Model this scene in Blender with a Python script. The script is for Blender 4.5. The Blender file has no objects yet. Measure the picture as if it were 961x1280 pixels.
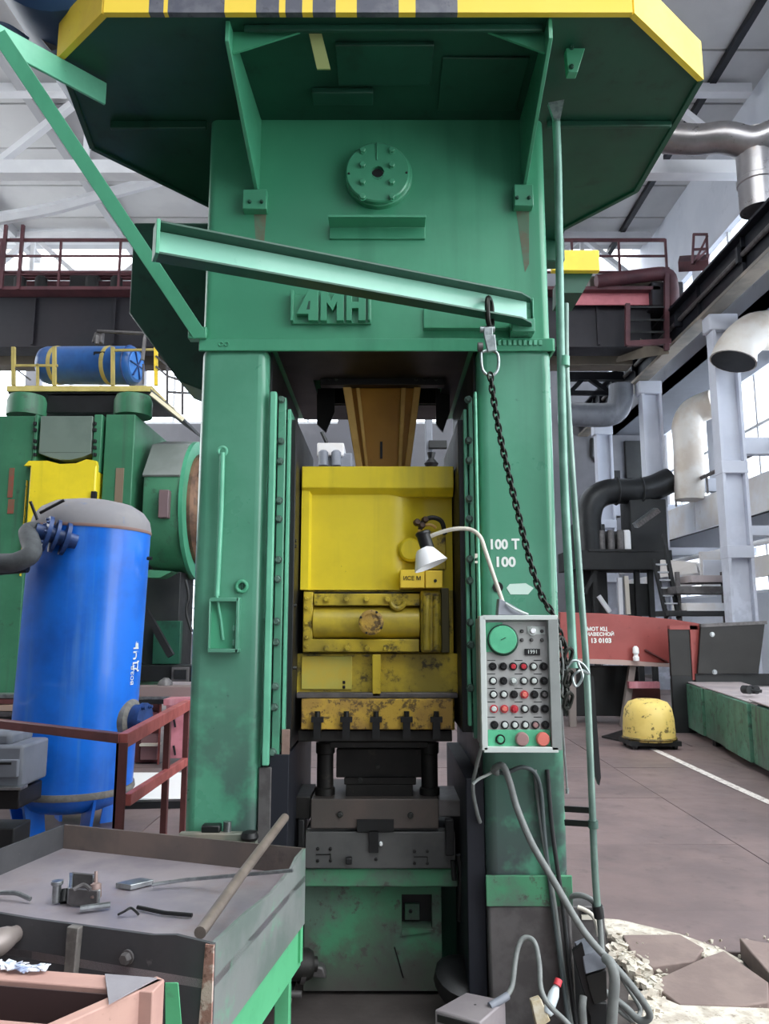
import bpy, bmesh, math, random
from mathutils import Vector, Matrix, Euler
random.seed(7)
R = math.radians
SC = bpy.context.scene
COL = SC.collection

# ------------------------------------------------------------------ camera, world, exposure
FPX, PITCH, CAMZ = 940.0, R(8.53), 1.6
cam_d = bpy.data.cameras.new('camera'); cam = bpy.data.objects.new('camera', cam_d); COL.objects.link(cam)
cam_d.sensor_fit = 'HORIZONTAL'; cam_d.sensor_width = 36.0; cam_d.lens = FPX / 961.0 * 36.0
cam_d.clip_start = 0.05; cam_d.clip_end = 200
cam.location = (0, 0, CAMZ); cam.rotation_euler = (math.pi / 2 + PITCH, 0, 0)
SC.camera = cam
world = bpy.data.worlds.new('overcast_sky'); SC.world = world; world.use_nodes = True
bg = world.node_tree.nodes['Background']
bg.inputs['Color'].default_value = (0.93, 0.97, 1.0, 1); bg.inputs['Strength'].default_value = 2.2
SC.view_settings.view_transform = 'Standard'; SC.view_settings.look = 'None'
SC.view_settings.gamma = 1.0; SC.view_settings.use_curve_mapping = False
SC.view_settings.exposure = 1.3

def S(h):
    h = h.lstrip('#'); o = []
    for i in (0, 2, 4):
        c = int(h[i:i+2], 16) / 255.0
        o.append(c / 12.92 if c <= 0.04045 else ((c + 0.055) / 1.055) ** 2.4)
    return (o[0], o[1], o[2], 1.0)

# ------------------------------------------------------------------ photograph measurements -> places in the hall
CP, SP = math.cos(PITCH), math.sin(PITCH)
def ray(u, v):
    r, up = (u - 480.5) / FPX, (640.0 - v) / FPX
    return Vector((r, CP - SP * up, SP + CP * up))
def W(u, v, Y):
    d = ray(u, v); return Vector((0, 0, CAMZ)) + d * (Y / d.y)
def G(u, v, z=0.0):
    d = ray(u, v); return Vector((0, 0, CAMZ)) + d * ((z - CAMZ) / d.z)
def WX(u, v, X):
    d = ray(u, v); return Vector((0, 0, CAMZ)) + d * (X / d.x)
def zz(v, Y): return W(480, v, Y).z
def xx(u, v, Y): return W(u, v, Y).x

# ------------------------------------------------------------------ materials
MATS = {}
def mat(name, col, rough=.5, metal=0.0, col2=None, s=2.0, amt=.5, lo=.4, hi=.62, grime=None, gs=7.0, glo=.55, ghi=.68, gamt=.8,
        streak=None, stamt=.6, gz=None, bump=0.0, bs=30.0, rnd=0.0, spec=.5, coat=0.0, stretch=(1, 1, 1)):
    if name in MATS: return MATS[name]
    m = bpy.data.materials.new(name); m.use_nodes = True; MATS[name] = m
    nt = m.node_tree; N = nt.nodes; L = nt.links
    b = N['Principled BSDF']
    b.inputs['Roughness'].default_value = rough; b.inputs['Metallic'].default_value = metal
    b.inputs['Specular IOR Level'].default_value = spec; b.inputs['Coat Weight'].default_value = coat
    geo = N.new('ShaderNodeNewGeometry')
    def noise(scale, detail=6.0, st=None, rgh=.6):
        n = N.new('ShaderNodeTexNoise'); n.inputs['Scale'].default_value = scale
        n.inputs['Detail'].default_value = detail; n.inputs['Roughness'].default_value = rgh
        mp = N.new('ShaderNodeMapping'); mp.inputs['Scale'].default_value = st or stretch
        L.new(geo.outputs['Position'], mp.inputs['Vector']); L.new(mp.outputs['Vector'], n.inputs['Vector'])
        return n.outputs['Fac']
    def ramp(f, a, c, k=1.0):
        r = N.new('ShaderNodeMapRange'); r.inputs['From Min'].default_value = a; r.inputs['From Max'].default_value = c
        r.inputs['To Max'].default_value = k; r.interpolation_type = 'SMOOTHSTEP'
        L.new(f, r.inputs['Value']); return r.outputs['Result']
    def mix(f, A, B):
        x = N.new('ShaderNodeMix'); x.data_type = 'RGBA'
        L.new(f, x.inputs[0])
        for i, q in ((6, A), (7, B)):
            if isinstance(q, tuple): x.inputs[i].default_value = q
            else: L.new(q, x.inputs[i])
        return x.outputs[2]
    c = S(col)
    if col2: c = mix(ramp(noise(s), lo, hi, amt), c, S(col2))
    if streak: c = mix(ramp(noise(6.0, 4.0, (1, 1, .06)), .5, .72, stamt), c, S(streak))
    if grime: c = mix(ramp(noise(gs, 8.0, None, .68), glo, ghi, gamt), c, S(grime))
    if gz:
        col_g, z0, z1, a = gz
        sx = N.new('ShaderNodeSeparateXYZ'); L.new(geo.outputs['Position'], sx.inputs[0])
        r = N.new('ShaderNodeMapRange'); r.inputs['From Min'].default_value = z1; r.inputs['From Max'].default_value = z0
        L.new(sx.outputs['Z'], r.inputs['Value'])
        n = ramp(noise(2.6, 5.0), .42, .53)
        mu = N.new('ShaderNodeMath'); mu.operation = 'MULTIPLY'; L.new(r.outputs['Result'], mu.inputs[0]); L.new(n, mu.inputs[1])
        m2 = N.new('ShaderNodeMath'); m2.operation = 'MULTIPLY'; m2.inputs[1].default_value = a; L.new(mu.outputs[0], m2.inputs[0])
        c = mix(m2.outputs[0], c, S(col_g))
    if rnd:
        oi = N.new('ShaderNodeObjectInfo'); hs = N.new('ShaderNodeHueSaturation')
        r = N.new('ShaderNodeMapRange'); r.inputs['To Min'].default_value = 1 - rnd; r.inputs['To Max'].default_value = 1 + rnd
        L.new(oi.outputs['Random'], r.inputs['Value']); L.new(r.outputs['Result'], hs.inputs['Value'])
        if isinstance(c, tuple): hs.inputs['Color'].default_value = c
        else: L.new(c, hs.inputs['Color'])
        c = hs.outputs['Color']
    if isinstance(c, tuple): b.inputs['Base Color'].default_value = c
    else: L.new(c, b.inputs['Base Color'])
    rr = N.new('ShaderNodeMapRange'); rr.inputs['To Min'].default_value = max(.05, rough - .12); rr.inputs['To Max'].default_value = min(1, rough + .14)
    L.new(noise(5.0, 4.0), rr.inputs['Value']); L.new(rr.outputs['Result'], b.inputs['Roughness'])
    if bump:
        bp = N.new('ShaderNodeBump'); bp.inputs['Strength'].default_value = bump; bp.inputs['Distance'].default_value = .01
        L.new(noise(bs, 6.0), bp.inputs['Height']); L.new(bp.outputs['Normal'], b.inputs['Normal'])
    return m

GREEN = mat('green_machine_paint', '#4d9f7b', .33, col2='#3f8f6c', s=1.3, amt=.6, streak='#2b6f53', stamt=.3, grime='#24503e', gs=9, glo=.66, ghi=.76, gamt=.6, bump=.05, bs=14, coat=.12)
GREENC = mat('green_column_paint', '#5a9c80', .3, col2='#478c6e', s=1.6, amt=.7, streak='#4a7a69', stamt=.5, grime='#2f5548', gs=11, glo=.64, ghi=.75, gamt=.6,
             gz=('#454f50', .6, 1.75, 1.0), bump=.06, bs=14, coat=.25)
GREENL = mat('green_light_paint', '#6fbd9c', .32, col2='#4f9c7d', s=2.5, amt=.5, grime='#35584a', gs=14, glo=.66, ghi=.75, gamt=.5)
GREEND = mat('dark_green_paint_and_shade', '#1d4f3d', .45, col2='#153d30', s=1.5, amt=.6, grime='#12241e', gs=6, gamt=.4)
GREENB = mat('worn_green_base_paint', '#4b8f69', .6, col2='#5c6660', s=4.5, amt=.75, lo=.42, hi=.6, grime='#4a4642', gs=18, glo=.56, ghi=.66, gamt=.8, gz=('#55524e', 0.0, .55, .95), bump=.15, bs=30)
GREENS = mat('green_shop_paint', '#3d7a58', .5, col2='#2c5f45', s=1.2, amt=.8, streak='#3a4a40', stamt=.6, grime='#252d28', gs=5, glo=.58, ghi=.7, gamt=.6, bump=.05)
GREENT = mat('bright_green_table_paint', '#58ad7c', .45, col2='#489a6b', s=4, amt=.6, grime='#4a5d52', gs=12, glo=.6, ghi=.72, gamt=.7)
YEL = mat('yellow_slide_paint', '#eed62c', .34, col2='#dcc62a', s=1.8, amt=.7, grime='#5d541e', gs=26, glo=.68, ghi=.74, gamt=.8, streak='#a89c33', stamt=.45, bump=.04)
YELO = mat('oily_yellow_paint', '#c9b030', .4, col2='#8c7d2c', s=4, amt=.8, grime='#2e2a1c', gs=16, glo=.52, ghi=.66, gamt=.85, bump=.08)
YELR = mat('rusty_yellow_paint', '#c8a43c', .55, col2='#9b7a3c', s=6, amt=.8, grime='#4a3a28', gs=32, glo=.5, ghi=.6, gamt=.85, bump=.2, bs=60)
YELF = mat('yellow_edge_paint', '#f0cf3e', .5, col2='#e0b93a', s=4, amt=.5, grime='#8a7434', gs=14, glo=.62, ghi=.74, gamt=.6)
OCHRE = mat('ochre_rod_paint', '#b8862f', .45, col2='#9a6c24', s=2.2, amt=.6, grime='#4f3916', gs=9, glo=.6, ghi=.75, gamt=.6)
OCHREL = mat('ochre_rod_edge_paint', '#d9b266', .45, col2='#b98c3e', s=3, amt=.6)
BLACKM = mat('black_oily_metal_and_shade', '#0e0f10', .5, col2='#191b1d', s=4, amt=.6, bump=.05)
DARKST = mat('dark_die_steel', '#242321', .55, .3, col2='#181715', s=5, amt=.7, grime='#46403a', gs=18, glo=.58, ghi=.7, gamt=.6, bump=.08)
BOLSTER = mat('worn_bolster_steel', '#5f5f5e', .55, .25, col2='#4a4c4c', s=3, amt=.7, grime='#3c8a60', gs=4.5, glo=.6, ghi=.66, gamt=.6, bump=.06)
BOLT = mat('bolt_head_steel', '#5d7a6e', .42, .3, col2='#3a4a44', s=30, amt=.7)
BOLTD = mat('dark_bolt_steel', '#2b2d2c', .42, .5, col2='#4a4c48', s=30, amt=.6)
STEEL = mat('bare_bright_steel', '#9fa3a4', .32, .85, col2='#6d7072', s=20, amt=.6)
STEELD = mat('dull_grey_steel', '#6d6a6a', .5, .5, col2='#524f4f', s=9, amt=.7, bump=.05)
TRAY = mat('tray_plate_steel', '#a59ca0', .42, .3, col2='#85808a', s=2.2, amt=.8, grime='#9a8480', gs=3.5, glo=.5, ghi=.66, gamt=.5, bump=.05, bs=20)
TRAYD = mat('tray_shaded_side_paint', '#48484b', .55, .1, col2='#3a3b3f', s=2.5, amt=.8, grime='#6d6a6c', gs=20, glo=.64, ghi=.72, gamt=.6, bump=.06)  # darker copy of the side paint, shade on the front and left put in
TRAYS = mat('tray_worn_side_paint', '#7d8280', .5, .15, col2='#62706a', s=3.5, amt=.8, grime='#5fae86', gs=4, glo=.54, ghi=.66, gamt=.6, bump=.05)
RUSTP = mat('peeling_rust', '#9a7468', .8, col2='#c3b0a4', s=24, amt=.9, lo=.46, hi=.55, grime='#5a3d33', gs=34, glo=.5, ghi=.6, gamt=.8, bump=.3, bs=60)
GREYP = mat('panel_grey_enamel', '#a5a6a4', .42, col2='#979896', s=8, amt=.5, grime='#85847f', gs=22, glo=.64, ghi=.74, gamt=.5)
GREYPD = mat('panel_frame_enamel', '#8d9290', .42, col2='#7b807e', s=8, amt=.5)
GREYL = mat('light_panel_edge', '#c3cbc7', .4)
DIAL = mat('green_dial_enamel', '#5fbb90', .3, col2='#4ea780', s=20, amt=.5, coat=.3)
DIALR = mat('dark_green_bezel', '#123c2d', .35)
BLK = mat('black_plastic', '#131415', .38)
RED = mat('red_plastic', '#b3323c', .38)
PINK = mat('faded_red_plastic', '#d9766a', .42)
MAUVE = mat('faded_mauve_plastic', '#9b7a78', .5)
WHITE = mat('white_enamel', '#f2f3f4', .35)
WHITEP = mat('white_stencil_paint', '#e9eee9', .6)
WHITEG = mat('smeared_white_paint', '#cfe6da', .55)
IVORY = mat('ivory_cable_sheath', '#d8d2c4', .45)
RUBG = mat('grey_rubber_hose', '#7e8280', .5, col2='#686c6b', s=20, amt=.6)
RUBD = mat('dark_rubber_cable', '#2a2c2d', .5)
CHAIN = mat('oiled_chain_iron', '#22241f', .4, .6)
GALV = mat('galvanised_fitting', '#a9b3b3', .35, .7, col2='#7b8585', s=40, amt=.7)
NAVY = mat('navy_drum_paint', '#2a4a70', .45, col2='#223f60', s=2, amt=.6)
BLUE = mat('blue_tank_paint', '#0878ee', .36, col2='#075cc4', s=1.1, amt=.8, streak='#5a92d8', stamt=.55, grime='#2f5c93', gs=14, glo=.66, ghi=.76, gamt=.5, coat=.2)
BLUED = mat('blue_fitting_paint', '#27457c', .45, col2='#1a2f5c', s=10, amt=.6)
BLUEB = mat('blue_barrel_paint', '#275c9e', .33, col2='#1b467e', s=2.5, amt=.6, streak='#1b3c6c', stamt=.5)
DUSTY = mat('dust_grey_dome', '#8d8a8c', .7, col2='#7c7a80', s=3, amt=.6, grime='#4e6ea6', gs=7, glo=.6, ghi=.7, gamt=.5)
WELD = mat('weld_seam_grey', '#6f6d68', .7, col2='#84817b', s=24, amt=.8, bump=.2)
HOSEK = mat('charcoal_pipe_lagging', '#55585b', .7, col2='#414447', s=12, amt=.6, bump=.1)
REDRAIL = mat('red_oxide_rail_paint', '#b8605a', .5, col2='#94453f', s=5, amt=.7, grime='#5d3330', gs=14, glo=.6, ghi=.72, gamt=.5)
REDD = mat('red_oxide_dark_and_shade', '#6d3d3c', .5, col2='#58302f', s=5, amt=.7)
PINKP = mat('pink_faded_red_paint', '#bb7680', .5, col2='#a3606a', s=6, amt=.7, streak='#cfa3a8', stamt=.5)
HOPRED = mat('red_oxide_sheet', '#9c4a45', .5, col2='#8a3e3a', s=1.2, amt=.7, grime='#6a302d', gs=8, glo=.6, ghi=.72, gamt=.5)
BLACKS = mat('black_sheet_paint', '#191816', .5, col2='#23211e', s=2, amt=.5)
WOODB = mat('crate_board', '#b08a80', .7, col2='#c09a8c', s=3, amt=.7, grime='#7d6056', gs=16, glo=.6, ghi=.7, gamt=.5, stretch=(1, 3, 3))
WOODE = mat('crate_board_edge', '#c79c84', .75, col2='#9d7a68', s=6, amt=.7)
CRIN = mat('crate_inside_shade', '#3d2b2b', .8)
FLAPG = mat('grey_flap_sheet', '#8f8b90', .6, col2='#7b777c', s=8, amt=.6)
CHIPS = mat('paper_scraps', '#d8dbe4', .7, col2='#8f9fc4', s=40, amt=.8, lo=.5, hi=.55)
FLOORP = mat('worn_floor_plate', '#7a6967', .55, col2='#675a5a', s=1.2, amt=.8, grime='#4c4242', gs=5, glo=.56, ghi=.72, gamt=.5, bump=.25, bs=9, rnd=.07)
FLOORB = mat('floor_bed_concrete', '#4a4341', .85, col2='#5a5350', s=3, amt=.7, bump=.3)
CONC = mat('broken_white_concrete', '#d3cbbd', .9, col2='#a89c8e', s=14, amt=.8, grime='#77695d', gs=30, glo=.56, ghi=.66, gamt=.7, bump=.5, bs=40)
CONCB = mat('brown_floor_screed', '#7d6c67', .85, col2='#8c7b74', s=5, amt=.7, bump=.3, bs=20)
WLINE = mat('white_floor_paint', '#e4ddd6', .7, col2='#a89b96', s=20, amt=.8, lo=.5, hi=.62)
HALLW = mat('hall_wall_plaster', '#87878c', .85, col2='#74747b', s=.5, amt=.7, grime='#7f7f86', gs=1.6, glo=.56, ghi=.72, gamt=.5)
HALLWH = mat('white_wall_plaster', '#d9dde6', .8, col2='#c9ced9', s=.5, amt=.6, grime='#a9afbb', gs=1.2, glo=.58, ghi=.72, gamt=.5)
ROOFP = mat('roof_deck_panel', '#d2d2d2', .7, col2='#c4c4c6', s=.6, amt=.7, rnd=.06)
ROOFR = mat('roof_rib_paint', '#b5b6b9', .6)
TRUSS = mat('white_truss_paint', '#ecedf0', .5, col2='#dcdde2', s=1.5, amt=.5)
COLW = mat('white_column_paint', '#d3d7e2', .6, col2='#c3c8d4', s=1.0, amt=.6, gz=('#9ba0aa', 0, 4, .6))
BEAMN = mat('dark_runway_steel', '#10131c', .5, .2, col2='#191d27', s=1.0, amt=.6)
BEAMG = mat('grey_runway_flange', '#77746f', .6, col2='#a3988a', s=.9, amt=.8)
CRANED = mat('dark_crane_girder', '#16171f', .55, col2='#221d24', s=.7, amt=.7)
CRANEB = mat('beige_crane_girder', '#6f6659', .6, col2='#575047', s=.8, amt=.7)
CRANER = mat('red_brown_crane_paint', '#5f363c', .55, col2='#462830', s=2, amt=.7)
CRANEP = mat('pink_crane_plate', '#d9828a', .5, col2='#c26e78', s=3, amt=.5)
DUCT = mat('silver_duct_sheet', '#a6a3a4', .3, .8, col2='#8f8a88', s=1.4, amt=.8, grime='#bda58f', gs=2.5, glo=.58, ghi=.7, gamt=.5, bump=.06, bs=6)
DUCTD = mat('black_duct_sheet', '#1e2022', .4, .3, col2='#303335', s=2, amt=.6)
DUCTW = mat('pale_duct_sheet', '#d9d4cd', .5, .1, col2='#c4b4a2', s=1.4, amt=.7)
WBAND = mat('white_mezzanine_fascia', '#dfe1e6', .6, col2='#cfc6bd', s=.8, amt=.7, grime='#a8a29e', gs=2, glo=.6, ghi=.72, gamt=.5)
DARKM = mat('dark_machine_paint', '#191b1d', .6, col2='#252727', s=2, amt=.7)
GREYM = mat('grey_machine_casing', '#7b7f88', .5, col2='#696d76', s=3, amt=.6, streak='#9ba0aa', stamt=.4)
RUSTB = mat('brown_flywheel_iron', '#7a5d48', .5, .4, col2='#3d302a', s=3, amt=.8)
GREYGRN = mat('grey_green_panel_paint', '#6b7a70', .5, col2='#5a6a61', s=1.4, amt=.7)
BOXG = mat('green_container_paint', '#5d8f76', .5, col2='#46755f', s=1.6, amt=.9, streak='#434f45', stamt=.9, grime='#3a4038', gs=9, glo=.5, ghi=.64, gamt=.75, bump=.08, gz=('#6b7a70', 0, .4, .7))
BELL = mat('chipped_yellow_cover', '#e6cb74', .5, col2='#d8ba60', s=5, amt=.6, grime='#4c4028', gs=10, glo=.57, ghi=.62, gamt=.85)
SHEET = mat('pale_scrap_sheet', '#b9adac', .5, .2, col2='#a0969a', s=2.5, amt=.7)
def stripes():
    m = mat('hazard_edge_paint', '#4b4d5a', .55, col2='#6b6c74', s=9, amt=.7, grime='#35363e', gs=26, glo=.56, ghi=.66, gamt=.6)
    nt = m.node_tree; N = nt.nodes; L = nt.links; b = N['Principled BSDF']
    old = b.inputs['Base Color'].links[0].from_socket
    geo = N.new('ShaderNodeNewGeometry'); sx = N.new('ShaderNodeSeparateXYZ'); L.new(geo.outputs['Position'], sx.inputs[0])
    mr = N.new('ShaderNodeMapRange'); mr.inputs['From Min'].default_value = -1.08; mr.inputs['From Max'].default_value = .98
    L.new(sx.outputs['X'], mr.inputs['Value'])
    cr = N.new('ShaderNodeValToRGB'); cr.color_ramp.interpolation = 'CONSTANT'
    e = cr.color_ramp.elements; e[0].position = 0; e[0].color = (1, 1, 1, 1); e[1].position = .083; e[1].color = (0, 0, 0, 1)
    for p, w in ((.11, 1), (.118, 0), (.225, 1), (.282, 0), (.325, 1), (.338, 0), (.37, 1), (.39, 0), (.43, 1), (.47, 0), (.55, 1), (.58, 0), (.66, 1)):
        q = e.new(p); q.color = (w, w, w, 1)
    L.new(mr.outputs['Result'], cr.inputs['Fac'])
    mx = N.new('ShaderNodeMix'); mx.data_type = 'RGBA'; L.new(cr.outputs['Color'], mx.inputs[0]); L.new(old, mx.inputs[6]); mx.inputs[7].default_value = S('#f0cf3e')
    L.new(mx.outputs[2], b.inputs['Base Color']); return m
HAZ = stripes()
def glassmat():
    m = bpy.data.materials.new('frosted_window_glass'); m.use_nodes = True; nt = m.node_tree; N = nt.nodes; L = nt.links
    N.remove(N['Principled BSDF']); o = N['Material Output']
    t = N.new('ShaderNodeBsdfTransparent'); t.inputs[0].default_value = (.93, .96, 1, 1)
    d = N.new('ShaderNodeBsdfTranslucent'); d.inputs[0].default_value = (.9, .93, .97, 1)
    x = N.new('ShaderNodeMixShader'); x.inputs[0].default_value = .35
    L.new(t.outputs[0], x.inputs[1]); L.new(d.outputs[0], x.inputs[2]); L.new(x.outputs[0], o.inputs['Surface']); return m
GLASS = glassmat()

# ------------------------------------------------------------------ mesh builder
def V3(p): return Vector(p)
def frame(d):
    d = d.normalized(); a = Vector((0, 0, 1)) if abs(d.z) < .9 else Vector((0, 1, 0))
    x = a.cross(d).normalized(); return x, d.cross(x).normalized()
class MB:
    def __init__(s): s.v = []; s.f = []
    def add(s, vs, fs):
        o = len(s.v); s.v += [V3(p) for p in vs]; s.f += [tuple(o + i for i in f) for f in fs]; return s
    def box(s, a, b):
        x0, x1 = sorted((a[0], b[0])); y0, y1 = sorted((a[1], b[1])); z0, z1 = sorted((a[2], b[2]))
        return s.add([(x0, y0, z0), (x1, y0, z0), (x1, y1, z0), (x0, y1, z0), (x0, y0, z1), (x1, y0, z1), (x1, y1, z1), (x0, y1, z1)],
                     [(3, 2, 1, 0), (4, 5, 6, 7), (0, 1, 5, 4), (1, 2, 6, 5), (2, 3, 7, 6), (3, 0, 4, 7)])
    def hexa(s, bot, top):
        n = len(bot)
        return s.add(list(bot) + list(top), [tuple(range(n - 1, -1, -1)), tuple(range(n, 2 * n))] + [(i, (i + 1) % n, n + (i + 1) % n, n + i) for i in range(n)])
    def prism(s, pts, d):
        d = V3(d); p = [V3(q) for q in pts]; return s.hexa(p, [q + d for q in p])
    def bar(s, a, b, w, h, up=(0, 0, 1)):
        a, b = V3(a), V3(b); d = (b - a).normalized(); x = d.cross(V3(up))
        if x.length < 1e-4: x = d.cross(Vector((0, 1, 0)))
        x.normalize(); y = x.cross(d).normalized(); q = [x * w / 2 * i + y * h / 2 * j for i, j in ((-1, -1), (1, -1), (1, 1), (-1, 1))]
        return s.hexa([a + k for k in q], [b + k for k in q])
    def tube(s, pts, r, n=10, cap=True, rr=None):
        p = [V3(q) for q in pts]; m = len(p); o = len(s.v); px = None
        for i in range(m):
            t = (p[min(i + 1, m - 1)] - p[max(i - 1, 0)])
            if px is None: x, y = frame(t)
            else:
                t = t.normalized(); x = (px - t * px.dot(t))
                x = x.normalized() if x.length > 1e-5 else frame(t)[0]; y = t.cross(x).normalized()
            px = x; q = rr[i] if rr else r
            s.v += [p[i] + (x * math.cos(2 * math.pi * k / n) + y * math.sin(2 * math.pi * k / n)) * q for k in range(n)]
        for i in range(m - 1):
            for k in range(n): s.f.append((o + i * n + k, o + i * n + (k + 1) % n, o + (i + 1) * n + (k + 1) % n, o + (i + 1) * n + k))
        if cap: s.f.append(tuple(o + k for k in range(n - 1, -1, -1))); s.f.append(tuple(o + (m - 1) * n + k for k in range(n)))
        return s
    def lathe(s, prof, n=24, c=(0, 0, 0), axis=(0, 0, 1)):
        ax = V3(axis).normalized(); x, y = frame(ax); c = V3(c); o = len(s.v); m = len(prof)
        for r, h in prof: s.v += [c + ax * h + (x * math.cos(2 * math.pi * k / n) + y * math.sin(2 * math.pi * k / n)) * max(r, 1e-4) for k in range(n)]
        for i in range(m - 1):
            for k in range(n): s.f.append((o + i * n + k, o + i * n + (k + 1) % n, o + (i + 1) * n + (k + 1) % n, o + (i + 1) * n + k))
        s.f.append(tuple(o + k for k in range(n - 1, -1, -1))); s.f.append(tuple(o + (m - 1) * n + k for k in range(n)))
        return s
    def torus(s, c, R_, r, axis=(0, 0, 1), n=20, m=8, a0=0, a1=2 * math.pi):
        ax = V3(axis).normalized(); x, y = frame(ax); c = V3(c); full = abs(a1 - a0 - 2 * math.pi) < 1e-3; k = n if full else n + 1; o = len(s.v)
        for i in range(k):
            a = a0 + (a1 - a0) * i / n; e = x * math.cos(a) + y * math.sin(a)
            s.v += [c + e * (R_ + r * math.cos(2 * math.pi * j / m)) + ax * r * math.sin(2 * math.pi * j / m) for j in range(m)]
        for i in range(n):
            i2 = (i + 1) % k
            for j in range(m): s.f.append((o + i * m + j, o + i2 * m + j, o + i2 * m + (j + 1) % m, o + i * m + (j + 1) % m))
        if not full: s.f.append(tuple(o + j for j in range(m))); s.f.append(tuple(o + (k - 1) * m + j for j in range(m - 1, -1, -1)))
        return s
    def link(s, c, d, side, L_, wd, r, n=16, m=6):
        d = V3(d).normalized(); side = V3(side); side = (side - d * side.dot(d)).normalized(); ax = d.cross(side); c = V3(c); o = len(s.v)
        for i in range(n):
            a = 2 * math.pi * i / n; ca, sa = math.cos(a), math.sin(a)
            st = (L_ / 2 - wd / 2) * (1 if sa > 1e-6 else -1 if sa < -1e-6 else 0)
            p = side * (wd / 2) * ca + d * ((wd / 2) * sa + st); e = side * ca + d * sa
            s.v += [c + p + e * r * math.cos(2 * math.pi * j / m) + ax * r * math.sin(2 * math.pi * j / m) for j in range(m)]
        for i in range(n):
            i2 = (i + 1) % n
            for j in range(m): s.f.append((o + i * m + j, o + i2 * m + j, o + i2 * m + (j + 1) % m, o + i * m + (j + 1) % m))
        return s
    def build(s, name, m, parent=None, bevel=0.0, seg=2, sharp=38, origin=None, kind=None):
        if origin is None:
            lo = Vector((min(p.x for p in s.v), min(p.y for p in s.v), min(p.z for p in s.v))); hi = Vector((max(p.x for p in s.v), max(p.y for p in s.v), max(p.z for p in s.v)))
            origin = (lo + hi) / 2
            if parent is None: origin.z = lo.z
        origin = V3(origin)
        me = bpy.data.meshes.new(name); me.from_pydata([tuple(p - origin) for p in s.v], [], s.f)
        bm = bmesh.new(); bm.from_mesh(me); bmesh.ops.recalc_face_normals(bm, faces=bm.faces); bm.to_mesh(me); bm.free()
        me.polygons.foreach_set('use_smooth', [True] * len(me.polygons)); me.set_sharp_from_angle(angle=R(sharp))
        me.materials.append(m)
        o = place(name, me, origin, parent)
        if bevel:
            b = o.modifiers.new('bevel', 'BEVEL'); b.width = bevel; b.segments = seg; b.limit_method = 'ANGLE'; b.angle_limit = R(40); b.harden_normals = False
        if kind: o['kind'] = kind
        return o
ORG = {}
def place(name, me, loc, parent=None, rot=None):
    o = bpy.data.objects.new(name, me); COL.objects.link(o); loc = V3(loc); ORG[o.name] = loc
    if parent is not None: o.parent = parent; o.location = loc - ORG[parent.name]
    else: o.location = loc
    if rot: o.rotation_euler = rot
    return o
def tag(o, label, cat=None, group=None, kind=None):
    o['label'] = label
    if cat: o['category'] = cat
    if group: o['group'] = group
    if kind: o['kind'] = kind
    return o
def thing(name, label, cat, loc, group=None):
    o = place(name, None, loc); return tag(o, label, cat, group)
def struct(o): o['kind'] = 'structure'; return o
def box(name, m, a, b, parent=None, bevel=.004): return MB().box(a, b).build(name, m, parent, bevel)
def cyl(name, m, a, b, r, parent=None, n=16, bevel=0.0): return MB().tube([a, b], r, n).build(name, m, parent, bevel)
def hexbolt(r, h, axis=(0, -1, 0)):
    mb = MB(); ax = V3(axis); mb.lathe([(r * 1.25, 0), (r * 1.25, h * .25)], 14, (0, 0, 0), ax); mb.lathe([(r, h * .25), (r, h * .9), (r * .8, h)], 6, (0, 0, 0), ax)
    me = bpy.data.meshes.new('bolt'); me.from_pydata([tuple(p) for p in mb.v], [], mb.f); return me
def bolts(me, m, pts, parent, name='bolt'):
    if not me.materials: me.materials.append(m)
    return [place(name, me, p, parent) for p in pts]
def spline(pts, n=8):
    p = [V3(q) for q in pts]; out = []
    for i in range(len(p) - 1):
        a, b, c, d = p[max(i - 1, 0)], p[i], p[i + 1], p[min(i + 2, len(p) - 1)]
        for k in range(n):
            t = k / n; out.append(.5 * ((2 * b) + (c - a) * t + (2 * a - 5 * b + 4 * c - d) * t * t + (3 * b - a - 3 * c + d) * t ** 3))
    out.append(p[-1]); return out
def text(name, s, loc, h, m, parent=None, rot=(math.pi / 2, 0, 0), ext=.0008, shear=0, width=1.0, align='CENTER', bold=.012):
    cu = bpy.data.curves.new(name, 'FONT'); cu.body = s; cu.size = h * 1.38; cu.extrude = ext; cu.shear = shear; cu.align_x = align; cu.align_y = 'CENTER'; cu.offset = h * bold
    cu.resolution_u = 3
    t = bpy.data.objects.new(name, cu); me = bpy.data.meshes.new_from_object(t); bpy.data.objects.remove(t); me.materials.clear(); me.materials.append(m)
    o = place(name, me, loc, parent, rot); o.scale.x = width; return o

# ================================================================== THE HALL
floor = struct(box('floor', FLOORB, (-16, -9, -.3), (10, 27, -.02), bevel=0))
pm = MB().box((-.747, -.747, -.02), (.747, .747, 0)); pme = bpy.data.meshes.new('floor_plate'); pme.from_pydata([tuple(p) for p in pm.v], [], pm.f); pme.materials.append(FLOORP)
for i in range(-5, 6):
    for j in range(0, 12):
        x, y = .35 + i * 1.5, 2.1 + j * 1.5
        if abs(x) / max(y, 1) > .75 or (x > .9 and x < 2.4 and y < 3.3) or (i == 1 and j == 1) or (i == 0 and j == 1): continue
        o = place('floor_plate', pme, (x, y, random.uniform(-.004, .002)), floor); o.rotation_euler = (random.uniform(-.002, .002), random.uniform(-.002, .002), random.uniform(-.004, .004))
# far floor beyond the single plates
box('floor_plate', FLOORP, (-8, 19.4, -.02), (8, 26, 0), floor, 0)
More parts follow.
